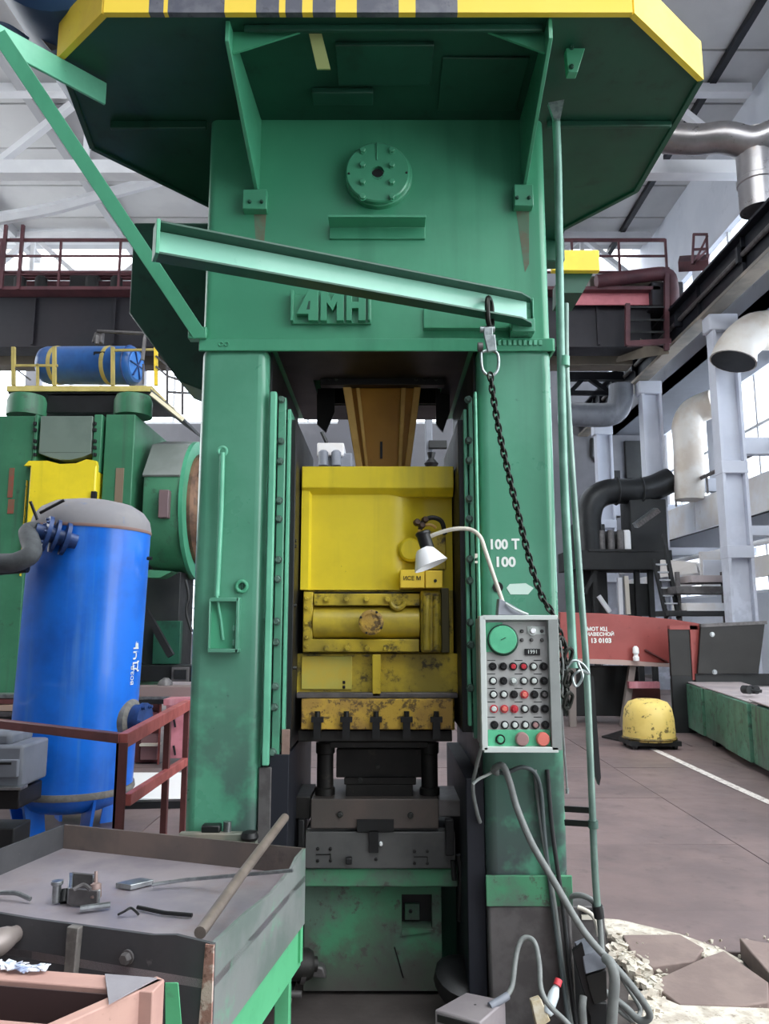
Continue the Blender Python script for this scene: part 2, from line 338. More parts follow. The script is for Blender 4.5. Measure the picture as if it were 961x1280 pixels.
# painted line
lp = [G(815, 936), G(860, 957), G(905, 978), G(965, 1005), G(1040, 1040)]
mb = MB()
for a, b in zip(lp[:-1], lp[1:]):
    n = Vector((.045, .03, 0)); mb.hexa([a - n + Vector((0, 0, .003)), b - n + Vector((0, 0, .003)), b + n + Vector((0, 0, .003)), a + n + Vector((0, 0, .003))], [a - n + Vector((0, 0, .005)), b - n + Vector((0, 0, .005)), b + n + Vector((0, 0, .005)), a + n + Vector((0, 0, .005))])
mb.build('floor_line', WLINE, floor)

# --- back wall with window band on the far side
BW = 25.0
wb = MB()
wb.box((-16, BW, 0), (-7.3, BW + .3, 8.4)); wb.box((-5.7, BW, 0), (10, BW + .3, 8.4)); wb.box((-7.3, BW, 0), (-5.7, BW + .3, 1.3)); wb.box((-7.3, BW, 3.3), (-5.7, BW + .3, 8.4)); wb.box((-16, BW, 11.0), (10, BW + .3, 14))
for x in (-16, -12.4, -8.8, -5.2, -1.6, 2.0): wb.box((x, BW, 8.4), (x + .5, BW + .3, 11.0))
wb.box((4.5, BW, 8.4), (10, BW + .3, 11.0))
wall_back = struct(wb.build('wall_back', HALLW))
for k, x in enumerate((-15.5, -11.9, -8.3, -4.7, -1.1, 2.5)):
    w = struct(MB().box((x, BW + .1, 8.4), (x + (3.1 if k < 5 else 2.0), BW + .2, 8.5)).build('window_%d' % (k + 1), TRUSS))
    x1 = x + (3.1 if k < 5 else 2.0)
    for q in range(3):
        a = x + (x1 - x) * q / 3; b = x + (x1 - x) * (q + 1) / 3
        box('window_pane', GLASS, (a + .04, BW + .14, 8.5), (b - .04, BW + .16, 11.0), w, 0)
        if q: box('mullion', TRUSS, (a - .04, BW + .1, 8.5), (a + .04, BW + .2, 11.0), w, 0)
w = struct(MB().box((-7.3, BW + .08, 1.3), (-5.7, BW + .2, 1.38)).build('window_40', TRUSS))
for i in range(3):
    for j in range(5): box('window_pane', GLASS, (-7.28 + i * .53, BW + .13, 1.4 + j * .38), (-6.8 + i * .53, BW + .15, 1.74 + j * .38), w, 0)
for i in range(1, 3): box('mullion', TRUSS, (-7.3 + i * .53 - .03, BW + .1, 1.38), (-7.3 + i * .53 + .03, BW + .2, 3.3), w, 0)
for j in range(1, 5): box('transom', TRUSS, (-7.3, BW + .1, 1.36 + j * .38), (-5.7, BW + .2, 1.4 + j * .38), w, 0)
# dark doorway high on the back wall, cable conduit and bracket
box('wall_hatch', DARKM, W(783, 598, BW - .12), W(803, 552, BW + .02), wall_back, .02)
MB().tube([W(740, 548, BW - .06), W(739, 570, BW - .06), W(743, 576, BW - .06), W(748, 576, BW - .06)], .06, 8).build('conduit', DARKM, wall_back)
MB().box(W(757, 598, BW - .25), W(772, 590, BW)).box(W(757, 604, BW - .25), W(763, 597, BW)).build('bracket', DARKM, wall_back)
MB().tube([W(814, 520, BW - .1), W(816, 605, BW - .1)], .09, 8).build('drain_pipe', DARKM, wall_back)

# --- right side: clerestory wall over the crane runway, aisle wall with windows
wr = MB(); XR = 7.6
wr.box((XR, 4, 10.3), (XR + .25, BW, 13)); wr.box((XR, 4, 8.0), (XR + .25, BW, 8.95))
for y in range(5, 25, 3): wr.box((XR, y, 8.95), (XR + .25, y + .5, 10.3))
wall_right = struct(wr.build('wall_right', HALLWH))
k = 7
for y in range(5, 25, 3):
    w = struct(MB().box((XR + .08, y + .5, 8.95), (XR + .18, y + 3, 9.02)).build('window_%d' % k, TRUSS)); k += 1
    for q in range(2):
        a = y + .5 + q * 1.25; box('window_pane', GLASS, (XR + .12, a + .04, 9.02), (XR + .14, a + 1.21, 10.3), w, 0)
    box('mullion', TRUSS, (XR + .08, y + 1.71, 9.02), (XR + .18, y + 1.79, 10.3), w, 0)
XA = 9.5
wa = MB()
wa.box((XA, 4, 0), (XA + .25, BW, 2.4)); wa.box((XA, 4, 3.6), (XA + .25, BW, 5.3)); wa.box((XA, 4, 8.0), (XA + .25, BW, 9))
for y in range(5, 25, 4): wa.box((XA, y, 5.3), (XA + .25, y + .6, 8.0)); wa.box((XA, y, 2.4), (XA + .25, y + .6, 3.6))
wall_aisle = struct(wa.build('wall_aisle', HALLWH))
for z0, z1 in ((5.3, 8.0), (2.4, 3.6)):
    for y in range(5, 25, 4):
        w = struct(MB().box((XA + .05, y + .6, z0), (XA + .2, y + 4, z0 + .08)).build('window_%d' % k, TRUSS)); k += 1
        for q in range(3):
            a = y + .6 + q * 3.4 / 3; box('window_pane', GLASS, (XA + .1, a + .04, z0 + .08), (XA + .12, a + 1.09, z1), w, 0)
            if q: box('mullion', TRUSS, (XA + .05, a - .04, z0 + .08), (XA + .2, a + .04, z1), w, 0)
        box('transom', TRUSS, (XA + .04, y + .6, (z0 + z1) / 2 - .04), (XA + .2, y + 4, (z0 + z1) / 2 + .04), w, 0)
struct(box('ceiling_aisle', mat('aisle_ceiling_grey', '#5d6068', .8), (XR, 4, 8.0), (XA, BW, 8.15), bevel=0))
# mezzanine floor bands in the aisle (pale fascia boards and dark gaps)
mz = MB().box((8.0, 11, 4.35), (XA, BW, 4.45)).build('mezzanine_floor', DARKM); struct(mz)
for y in range(11, 25, 2):
    box('fascia_panel', WBAND, (7.92, y + .02, 3.95), (8.0, y + 1.98, 4.75), mz, .01)
for y in range(11, 25, 2):
    box('lower_panel', WBAND, (7.95, y + .02, 2.6), (8.03, y + 1.98, 3.05), mz, .01)
MB().tube([(7.85, 11, 3.3), (7.85, BW, 3.3)], .06, 8).build('handrail', TRUSS, mz)
MB().tube([(7.85, 11, 5.2), (7.85, BW, 5.2)], .05, 8).build('handrail', STEELD, mz)
for y in range(12, 25, 2): MB().tube([(7.85, y, 4.75), (7.85, y, 5.2)], .03, 6).build('rail_post', STEELD, mz)

# --- unseen end wall, side wall with open band and part roof, added to steer daylight
struct(box('unseen_wall_front', HALLW, (-16, -9.3, 0), (10, -9, 13), bevel=0))
struct(MB().box((-16.3, -9, 0), (-16, 6, 13)).box((-16.3, 6, 0), (-16, BW, 5)).box((-16.3, 6, 11.5), (-16, BW, 13)).build('unseen_wall_left', HALLW))
struct(box('unseen_ceiling_near', ROOFR, (-16, -9.3, 12.66), (-1.5, 8.5, 12.8), bevel=0))
# --- crane runway, pillars
rw = MB().box((6.66, 8, 8.03), (6.78, BW, 8.7)).build('runway_beam', BEAMN); struct(rw)
box('flange', BEAMG, (6.6, 8, 7.95), (6.95, BW, 8.03), rw, .01); box('flange', BEAMN, (6.5, 8, 8.7), (7.2, BW, 8.76), rw, .01)
box('crane_rail', BEAMN, (6.8, 8, 8.76), (6.9, BW, 8.9), rw, .01)
MB().tube([(6.6, 8, 8.35), (6.6, BW, 8.35)], .05, 8).build('conductor_bar', STEELD, rw)
for y in range(9, 25, 2): box('stiffener', BEAMN, (6.58, y, 8.03), (6.66, y + .03, 8.7), rw, 0)
for y in range(10, 25, 3): box('conductor_bracket', BEAMN, (6.5, y, 8.2), (6.66, y + .08, 8.5), rw, 0)
for Yc in (10.6, 14.9, 19.2, 23.5):
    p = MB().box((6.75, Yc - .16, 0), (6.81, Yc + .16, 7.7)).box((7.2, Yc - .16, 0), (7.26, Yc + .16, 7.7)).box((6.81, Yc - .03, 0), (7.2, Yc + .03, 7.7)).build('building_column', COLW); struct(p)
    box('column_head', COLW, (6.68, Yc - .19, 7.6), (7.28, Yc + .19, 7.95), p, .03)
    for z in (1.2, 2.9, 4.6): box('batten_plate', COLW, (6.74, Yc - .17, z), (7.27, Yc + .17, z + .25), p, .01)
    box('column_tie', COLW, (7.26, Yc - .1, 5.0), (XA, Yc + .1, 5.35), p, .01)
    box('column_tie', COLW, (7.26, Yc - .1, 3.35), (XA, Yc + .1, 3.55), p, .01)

# --- roof: ribbed panels, white trusses, eaves beam
ZR = 12.5
roof = struct(box('ceiling', ROOFR, (-16, 8.5, ZR + .16), (8, 21.0, ZR + .24), bevel=0))
box('roof_deck', ROOFR, (-16, 22.4, ZR + .16), (8, BW + .3, ZR + .24), roof, 0)
rp = MB().box((-1.46, -.72, 0), (1.46, .72, .16)); rpm = bpy.data.meshes.new('roof_panel'); rpm.from_pydata([tuple(p) for p in rp.v], [], rp.f); rpm.materials.append(ROOFP)
for i in range(8):
    for j in range(11):
        y = 9.2 + j * 1.5
        if 20.5 < y < 22.9: continue
        x = 6.2 - i * 3.0
        if y < 10.5 and abs(x) < 3: continue
        place('roof_panel', rpm, (x, y, ZR), roof)
for i in range(9):
    x = 7.7 - i * 3.0
    box('purlin', ROOFR, (x - .09, 8.5, ZR - .28), (x + .09, 21.0, ZR), roof, 0)
box('eaves_strip', BEAMN, (6.55, 8.5, ZR - .12), (6.68, 21, ZR + .02), roof, 0)
def truss(Y, zb, zt, x0, x1, n):
    t = MB().box((x0, Y - .14, zb - .14), (x1, Y + .14, zb + .14)).build('ceiling_beam', TRUSS); struct(t)
    box('top_chord', TRUSS, (x0, Y - .1, zt - .1), (x1, Y + .1, zt + .1), t, 0)
    st = (x1 - x0) / n
    for k in range(n):
        a, b = x0 + k * st, x0 + (k + 1) * st; m = (a + b) / 2
        MB().bar((a, Y, zb), (m, Y, zt), .12, .16, (0, 1, 0)).build('diagonal', TRUSS, t); MB().bar((m, Y, zt), (b, Y, zb), .12, .16, (0, 1, 0)).build('diagonal', TRUSS, t)
        MB().bar((m, Y, zb), (m, Y, zt), .1, .1, (0, 1, 0)).build('hanger', TRUSS, t)
truss(13.8, 10.55, 12.3, -15.5, 7.4, 6)
truss(19.6, 10.6, 12.3, -15.5, 7.4, 6)
mb = MB().tube(spline([W(-40, 282, 15.6), W(0, 273, 15.8), W(60, 262, 16), W(125, 245, 16.3), W(200, 225, 16.6)], 4), .14, 6)
struct(mb.build('ceiling_brace', TRUSS))
# --- overhead travelling crane
cr = thing('overhead_crane', 'dark overhead travelling crane spanning the hall above the machines', 'crane', (-2, 17, 8.0))
box('front_girder', CRANED, (-15, 16.9, 8.05), (6.3, 17.5, 9.3), cr, .02)
for x in [i * 1.9 - 14 for i in range(11)]: box('girder_stiffener', CRANED, (x, 16.84, 8.1), (x + .06, 16.9, 9.25), cr, 0)
box('rear_girder', CRANEB, (-15, 18.3, 8.12), (6.3, 18.8, 9.0), cr, .02)
box('walkway', CRANER, (-15, 16.5, 9.3), (6.4, 17.6, 9.38), cr, 0)
for z, r_ in ((9.75, .03), (10.15, .03), (10.55, .045)):
    MB().tube([(-15, 16.55, z), (-1.0, 16.55, z)], r_, 6).build('walkway_rail', CRANER, cr); MB().tube([(3.2, 16.55, z), (6.6, 16.55, z)], r_, 6).build('walkway_rail', CRANER, cr)
for x in [-14.6 + i * 1.4 for i in range(10)] + [3.3, 4.4, 5.5, 6.6]:
    MB().bar((x, 16.55, 9.35), (x, 16.55, 10.57), .05, .05).build('rail_post', CRANER, cr)
MB().tube([(-15, 17.3, 10.0), (-1, 17.3, 10.0)], .09, 8).build('drive_shaft', CRANER, cr)
for x in (-9.5, -7.6, -5.4, -4.2): box('gearbox', DARKM, (x, 17.1, 9.38), (x + .7, 17.6, 9.95), cr, .03)
for v0, v1 in ((338, 344), (351, 357)): box('walkway_beam', CRANER, (-15, 17.15, zz(v1, 17.15)), (-.6, 17.3, zz(v0, 17.15)), cr, .01)
for x in (-8.7, -8.2, -7.0, -6.4, -3.2, -2.6): MB().lathe([(.14, 0), (.14, .4), (.09, .45)], 12, (x, 16.95, 9.38)).build('drive_motor', DARKM, cr)
for x in (-8.9, -8.5): MB().bar((x, 16.5, 9.3), (x, 16.5, 10.9), .07, .07).build('ladder_stringer', CRANER, cr)
box('warning_plate', CRANEP, W(715, 381, 16.7), W(810, 366, 16.75), cr, .005)
box('end_carriage', CRANED, (6.2, 16.5, 8.9), (6.95, 19.5, 9.5), cr, .03)
for y in (16.9, 18.9): MB().lathe([(.3, -.08), (.3, .08)], 20, (6.85, y, 9.0), (1, 0, 0)).build('wheel', DARKM, cr)
# access cage hanging below the girder end
for u, v0, v1 in ((784, 380, 432), (833, 335, 438)): MB().bar(W(u, v0, 16.4), W(u, v1, 16.4), .1, .1).build('cage_post', CRANER, cr)
MB().bar(W(784, 430, 16.4), W(838, 427, 16.4), .1, .12).build('cage_sill', CRANER, cr)
for v in (384, 400, 415): MB().bar(W(784, v, 16.4), W(834, v, 16.4), .03, .04).build('cage_rail', DARKM, cr)
MB().hexa([W(770, 453, 17.6), W(836, 442, 16.4), W(800, 426, 16.9), W(784, 430, 17.4)], [p + Vector((0, 0, .06)) for p in (W(770, 453, 17.6), W(836, 442, 16.4), W(800, 426, 16.9), W(784, 430, 17.4))]).build('cage_floor', CRANEB, cr)
MB().tube(spline([W(745, 352, 16.5), W(800, 345, 16.5), W(832, 343, 16.5), W(839, 358, 16.5), W(840, 385, 16.5)], 5), .16, 10).build('cable_pipe', CRANER, cr)
box('motor_box', CRANEB, W(738, 366, 16.9), W(822, 352, 17.2), cr, .02)
for a, b in (((865, 330), (867, 292)), ((885, 340), (883, 292)), ((866, 330), (884, 312)), ((866, 293), (884, 293)), ((866, 312), (884, 311)), ((867, 330), (884, 295))):
    MB().bar(W(*a, 16.2), W(*b, 16.2), .045, .045).build('end_rail', CRANER, cr)
MB().hexa([W(848, 340, 16.6), W(886, 338, 16.0), W(888, 330, 16.4), W(850, 332, 17)], [p + Vector((0, 0, .25)) for p in (W(848, 340, 16.6), W(886, 338, 16.0), W(888, 330, 16.4), W(850, 332, 17))]).build('end_platform', CRANER, cr)
# --- ducts
sd_ = thing('silver_duct', 'big crumpled silver duct under the roof by the right-hand wall', 'duct', W(946, 232, 12.6))
MB().lathe([(.32, 0), (.32, .5), (.34, .52), (.34, .6), (.32, .62), (.32, 1.5)], 20, (W(946, 232, 12.6).x, 12.6, 8.98)).build('vertical_run', DUCT, sd_)
MB().tube(spline([W(832, 172, 13.0), W(870, 175, 12.8), W(905, 172, 12.6), W(940, 178, 12.5), W(975, 165, 12.3)], 5), .28, 16).build('cross_run', DUCT, sd_)
d = thing('ventilation_hood', 'pale bent ventilation hood opening downwards beside the tall white pillar', 'duct', W(918, 452, 14.2))
hpts = spline([W(916, 452, 14.2), W(921, 436, 14.22), W(932, 423, 14.25), W(947, 414, 14.3), W(978, 414, 14.5)], 5)
MB().tube(hpts, .4, 20, True, [.44 - .05 * min(1, k / 6) for k in range(len(hpts))]).build('shell', DUCTW, d)
hd = (hpts[0] - hpts[1]).normalized(); MB().lathe([(.41, 0), (.41, .008), (.0, .008)], 20, hpts[0] + hd * .004, hd).build('mouth_shade', DARKM, d)  # dark disc stands in for the shade inside the open hood
d = MB().tube(spline([W(862, 625, 18.6), W(860, 560, 18.6), W(858, 533, 18.6), W(864, 518, 18.6), W(876, 510, 18.5), W(892, 504, 18.3)], 5), .36, 14).build('bent_duct', DUCTW); tag(d, 'cream elbow duct in front of the bright aisle windows', 'duct')
d = MB().tube(spline([W(700, 517, 19.5), W(750, 519, 19.5), W(768, 515, 19.5), W(775, 502, 19.5), W(776, 482, 19.5)], 5), .32, 14).build('grey_duct', GREYM); tag(d, 'grey duct bending upward against the back wall', 'duct')
tb = MB().bar(W(700, 471, 20.0), W(778.5, 471, 20.0), .2, .22).build('crane_stop_truss', BEAMN); tag(tb, 'black steel truss across the back wall beneath the crane', 'truss')
MB().bar(W(700, 491, 20.0), W(766, 492, 20.0), .1, .12).build('lower_chord', BEAMN, tb)
MB().bar(W(712, 491, 20.0), W(730, 472, 20.0), .12, .12, (0, 1, 0)).build('brace', BEAMN, tb); MB().bar(W(734, 472, 20.0), W(768, 495, 20.0), .12, .12, (0, 1, 0)).build('brace', BEAMN, tb); MB().bar(W(764, 456, 20.0), W(771, 470, 20.0), .1, .1, (0, 1, 0)).build('brace', BEAMN, tb)
# pale machine seen through the press opening
pm2 = thing('pale_machine', 'pale grey machine glimpsed through the press opening above the slide', 'machine', (W(415, 700, 12).x, 12.4, 0))
box('body', GREYM, (W(398, 575, 12).x, 12, 0), (W(440, 575, 12).x, 12.6, zz(566, 12)), pm2, .02); box('top_frame', WBAND, W(396, 570, 11.95), W(432, 563, 12.5), pm2, .02)
for u in (404, 420): MB().lathe([(.08, 0), (.08, .22), (.05, .25)], 12, W(u, 582, 11.9)).build('pump_head', GREYM, pm2)
MB().tube([W(402, 540, 12.2), W(412, 562, 12.2)], .03, 8).build('hose', BLK, pm2)
pm3 = thing('grey_stanchion', 'grey stanchion with a black knob seen beside the ochre connecting rod', 'post', (W(545, 700, 12).x, 12.3, 0))
box('post', GREYM, (W(532, 575, 12).x, 12, 0), (W(541, 575, 12).x, 12.2, zz(520, 12)), pm3, .02); box('beam', DARKM, W(536, 560, 11.9), W(558, 552, 12), pm3, .01); MB().lathe([(.07, 0), (.1, .05), (.04, .12), (.06, .2)], 12, W(539, 584, 10)).build('knob', BLK, pm3)

# ================================================================== THE MAIN PRESS
YF = 3.2
XL, XLI, XRI, XRO = -.815, -.515, .41, .742
ZB = zz(432, YF)            # underside of the crown
press = thing('crank_press', 'tall green crank press with a yellow slide, filling the middle of the hall', 'press', (-.04, 3.8, 0))
# columns: C-shaped sections so that the inner faces are seen
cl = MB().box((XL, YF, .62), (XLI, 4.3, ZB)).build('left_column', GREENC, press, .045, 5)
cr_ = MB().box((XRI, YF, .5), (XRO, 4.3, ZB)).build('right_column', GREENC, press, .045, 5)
box('left_column_foot', GREENC, (XL - .015, YF - .03, 0), (XLI + .02, 4.35, .62), press, .015)
MB().hexa([(XRI + .005, YF - .012, 0), (XRO + .01, YF - .012, 0), (XRO + .01, 4.35, 0), (XRI + .005, 4.35, 0)], [(XRI, YF - .012, .5), (XRO, YF - .012, .5), (XRO, 4.35, .5), (XRI, 4.35, .5)]).build('right_column_foot', STEELD, press, .012)
tag(box('foot_skirt', GREENB, (XRI - .006, YF - .02, .495), (XRO + .006, YF - .005, .61), press, .003), 'green welded strip on the foot')
# crown with a cavity for the connecting rod
rn = .04; rnd_ = [(XL + rn * (1 - math.cos(a)), YF + rn * (1 - math.sin(a))) for a in [k * math.pi / 10 for k in range(6)]] + [(XRO - rn * (1 - math.sin(a)), YF + rn * (1 - math.cos(a))) for a in [k * math.pi / 10 for k in range(6)]]
crown = MB().prism([(x, y, ZB) for x, y in rnd_ + [(XRO, 3.66), (XL, 3.66)]], (0, 0, 4.25 - ZB)).box((XL, 3.66, ZB), (-.36, 4.4, 4.25)).box((.3, 3.66, ZB), (XRO, 4.4, 4.25)).box((-.36, 4.1, ZB), (.3, 4.4, 4.25)).box((-.36, 3.66, 3.6), (.3, 4.1, 4.25)).build('crown', GREEN, press)
box('crown_band', GREEN, (XL - .008, YF - .014, zz(440, YF)), (XRO + .008, YF - .002, zz(424, YF)), press, .004)
box('band_side', GREEN, (XRO + .001, YF - .01, zz(440, YF)), (XRO + .014, 4.2, zz(424, YF)), press, .003)
for u in (276, 283): MB().torus(W(u, 430, YF - .016), .009, .003, (0, 1, 0), 14, 6).build('pin_ring', GREEN, press)
for k in range(9): box('band_tab', GREENL, W(622 + k * 6.4, 432, YF - .014), W(626 + k * 6.4, 425, YF - .022), press, .001)
ub = MB().box((XLI + .03, YF + .012, ZB - .006), (XRI - .03, 3.66, ZB - .001)).box((XLI + .03, 3.66, ZB - .006), (-.36, 4.4, ZB - .001)).box((.3, 3.66, ZB - .006), (XRI - .03, 4.4, ZB - .001)).box((-.36, 4.1, ZB - .006), (.3, 4.4, ZB - .001)).build('crown_shade_plate', BLACKM, press)  # black plates put the shade under the crown into the colour
box('cavity_shade_plate', BLACKM, (-.359, 4.08, ZB), (.299, 4.099, 3.6), press, 0)  # black sheet for the darkness at the back of the cavity
for xa, xb in ((XLI + .001, XLI + .01), (XRI - .01, XRI - .001)): box('inner_shade_plate', BLACKM, (xa, YF + .06, .6), (xb, 4.28, ZB - .01), press, 0)  # black side sheets paint in the shade between the columns
for u in (325, 653):
    t_, b_ = W(u, 262, YF), W(u + (1 if u < 400 else 6), 330, YF)
    MB().prism([(t_.x - .03, YF - .0008, t_.z), (t_.x + .03, YF - .0008, t_.z), (b_.x + .008, YF - .0008, b_.z), (b_.x - .012, YF - .0008, b_.z - .04)], (0, .0006, 0)).build('rust_run', mat('rust_run_stain', '#5f7f66', .5, col2='#6f6a55', s=14, amt=.8), press)
# lower inner recess plates
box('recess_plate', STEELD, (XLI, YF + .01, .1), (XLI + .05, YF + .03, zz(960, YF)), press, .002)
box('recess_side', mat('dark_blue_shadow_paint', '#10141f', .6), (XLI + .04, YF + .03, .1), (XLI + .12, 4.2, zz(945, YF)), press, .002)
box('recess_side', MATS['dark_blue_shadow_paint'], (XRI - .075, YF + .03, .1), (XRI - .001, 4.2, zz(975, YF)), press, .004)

# gib guide rails
def gib(sgn, xa, xb, xc, ztop, zbot):
    # xa: column edge, xb: bolt strip edge, xc: slide side
    g = MB().box((xa, YF - .012, zbot), (xb, YF + .02, ztop)).build('guide_flange', GREENL, press, .006)
    s = MB().box((xb, YF + .045, zbot + .03), (xc - sgn * .055, YF + .09, ztop - .01)).build('guide_strip', GREENC, press, .004)
    box('guide_wear_strip', GREENL, (xc - sgn * .05, YF + .06, zbot + .08), (xc - sgn * .035, YF + .2, ztop - .06), press, .003)
    box('guide_body', BLACKM, (xb - sgn * .02, YF + .09, zbot + .05), (xc - sgn * .012, 4.1, ztop - .1), press, .004)  # black here stands in for the shade behind the gib
    return s
ZG1, ZG0 = zz(490, YF), zz(957, YF)
gl = gib(1, XLI + .012, XLI + .042, -.383, ZG1, ZG0)
gr = gib(-1, XRI - .004, XRI - .018, .318, ZG1, zz(935, YF))
BT = hexbolt(.014, .024)
bl = [(352, 500), (351, 552), (350, 577), (349, 626), (348.5, 649), (348, 700), (347, 724), (346, 777), (345, 803), (344, 858), (343, 884), (341, 940)]
bolts(BT, BOLT, [W(u, v, YF + .047) for u, v in bl], gl)
br = [(585, 500), (585.5, 551), (586, 576), (586, 624), (586.5, 649), (587, 699), (587, 726), (587.5, 778), (588, 806), (588, 860)]
bolts(BT, BOLT, [W(u, v, YF + .047) for u, v in br], gr)
BTS = hexbolt(.008, .02, (1, 0, 0))
for v in (600, 618, 676, 683, 757, 835):
    place('cap_screw', bolts(BTS, BOLTD, [], press) or BTS, W(365, v, YF + .12), press)
box('wear_end_plate', mat('rust_brown_plate', '#8a7268', .6, col2='#6a5248', s=8, amt=.7), W(352, 950, YF + .055), W(362, 912, YF + .04), press, .002)

# crown face fittings
flg = MB().lathe([(.155, 0), (.155, .028), (.148, .032)], 40, W(473, 223, YF), (0, -1, 0)).build('pin_cover_ring', GREEN, press)
cv = MB().lathe([(.146, 0), (.146, .022), (.14, .028), (.028, .028), (.028, .008), (.0, .008)], 40, W(472, 219, YF - .034), (0, -1, 0)).build('pin_cover', GREEN, press)
BC = hexbolt(.014, .018)
bolts(BC, GREEN, [W(u, v, YF - .06) for u in (453, 489.5) for v in (189, 207.5, 228.5, 247)], cv)
bolts(hexbolt(.004, .006), BOLTD, [W(u, v, YF - .062) for u, v in ((436, 217), (508, 216))], cv, 'dowel')
MB().tube([W(471, 178, YF - .066), W(471, 200, YF - .063)], .003, 8).build('grease_line', GREEN, cv)
MB().lathe([(.027, 0), (.027, .006), (.0, .006)], 18, W(472, 219, YF - .056), (0, -1, 0)).build('bore_shade', BLK, cv)  # black disc paints the shade inside the bore
lg = MB().prism([(W(412, 285, YF).x, YF, zz(283, YF)), (W(412, 285, YF).x, YF - .1, zz(283, YF)), (W(412, 285, YF).x, YF - .1, zz(283, YF) - .012), (W(412, 285, YF).x, YF - .012, zz(283, YF) - .012), (W(412, 285, YF).x, YF - .012, zz(300, YF)), (W(412, 285, YF).x, YF, zz(300, YF))], (W(531, 285, YF).x - W(412, 285, YF).x, 0, 0)).build('ledge', GREEN, press, .002)
# raised emblem letters
em = box('emblem_plate', GREEN, W(364, 406, YF), W(464, 368, YF - .012), press, .003)
ex0, ez0 = W(364, 406, YF).x, zz(405, YF); EW = W(464, 406, YF).x - ex0; EH = zz(365, YF) - ez0
def emb(pts):
    p = [Vector((ex0 + a * EW, YF - .012, ez0 + b * EH)) for a, b in pts]
    MB().prism(p, (0, -.028, 0)).build('emblem_letter', GREEN, press, .002)
emb([(0, 0), (.035, 0), (.035, .95), (0, .95)])
emb([(.07, .2), (.22, .95), (.345, .95), (.345, 0), (.22, 0), (.22, .2)])
emb([(.37, 0), (.37, .95), (.45, .95), (.5, .62), (.56, .95), (.66, .95), (.66, 0), (.57, 0), (.57, .55), (.52, .3), (.45, .55), (.45, 0)])
emb([(.69, 0), (.69, .95), (.76, .95), (.76, .58), (.84, .58), (.84, .95), (.93, .95), (.93, 0), (.84, 0), (.84, .38), (.76, .38), (.76, 0)])
emb([(.96, .02), (.99, .02), (.99, .92), (.96, .92)])
MB().prism([Vector((ex0 + a * EW, YF - .041, ez0 + b * EH)) for a, b in ((.2, .34), (.225, .6), (.245, .6), (.24, .34))], (0, .002, 0)).build('emblem_counter', GREEND, press)
npl = box('name_plate', GREEN, W(529, 411, YF), W(664, 386, YF - .01), press, .003)
box('name_plate_rim', GREEN, W(529, 413, YF), W(666, 410, YF - .035), press, .002); box('name_plate_rim', GREENL, W(664.5, 411, YF), W(666.5, 372, YF - .03), press, .002)

# ---- platform round the top of the press
ZP = zz(150, YF)
oc = [(-1.076, 2.575), (.95, 2.575), (1.364, 2.93), (1.364, 3.77), (1.06, 4.17), (1.06, 4.5), (-.97, 4.5), (-.97, 3.93), (-1.44, 3.4), (-1.35, 2.81)]
pf = MB().prism([(x, y, ZP) for x, y in oc], (0, 0, .03)).build('platform_deck', GREEND, press)
names = {0: HAZ, 1: YELF, 9: YELF}
for i in range(len(oc)):
    a, b = Vector((*oc[i], 0)), Vector((*oc[(i + 1) % len(oc)], 0)); d = (b - a).normalized(); n = Vector((d.y, -d.x, 0)) * .012
    m = names.get(i, GREEND)
    MB().hexa([a - n + Vector((0, 0, ZP - .012)), b - n + Vector((0, 0, ZP - .012)), b + n + Vector((0, 0, ZP - .012)), a + n + Vector((0, 0, ZP - .012))],
              [a - n + Vector((0, 0, ZP + .17)), b - n + Vector((0, 0, ZP + .17)), b + n + Vector((0, 0, ZP + .17)), a + n + Vector((0, 0, ZP + .17))]).build('platform_fascia', m, press)
# underside: inner lip and panel seams
def under(x0, y0, x1, y1, t, m=GREEND, name='underside_panel'): return box(name, m, (x0, y0, ZP - t), (x1, y1, ZP - .001), press, .004)
under(-.55, 2.63, .62, 2.645, .03, GREEND, 'stiffener'); under(-.2, 2.72, .2, 2.95, .02); under(.24, 2.8, .6, 3.12, .012); under(-.32, 2.98, -.05, 3.06, .03)
under(-1.28, 3.2, -.83, 3.22, .04, GREEND, 'stiffener'); under(.76, 3.2, 1.34, 3.22, .03, GREEND, 'stiffener')
def gusset(x, ya, zb_, xtop=None):
    xt = x if xtop is None else xtop
    p = [Vector((x, YF, ZP)), Vector((xt, ya, ZP)), Vector((xt, ya, ZP - .09)), Vector((x, YF - .02, zb_)), Vector((x, YF, zb_))]
    t = Vector((.008, 0, 0)); MB().hexa([q - t for q in p], [q + t for q in p]).build('gusset', GREEN, press, .002)
gusset(W(322, 250, YF).x, 2.615, zz(246, YF), W(284, 25, 2.61).x); gusset(W(654, 240, YF).x, 2.6, zz(240, YF), W(688, 15, 2.59).x)
for (u0, v0, u1, v1) in ((306, 261, 333, 244), (640, 257, 667, 238)):
    pd = box('gusset_pad', GREEN, W(u0, v1, YF), W(u1, v0, YF - .05), press, .004)
    bolts(hexbolt(.007, .012), GREEND, [W(u0 + 6, (v0 + v1) / 2, YF - .05), W(u1 - 6, (v0 + v1) / 2, YF - .05)], pd)
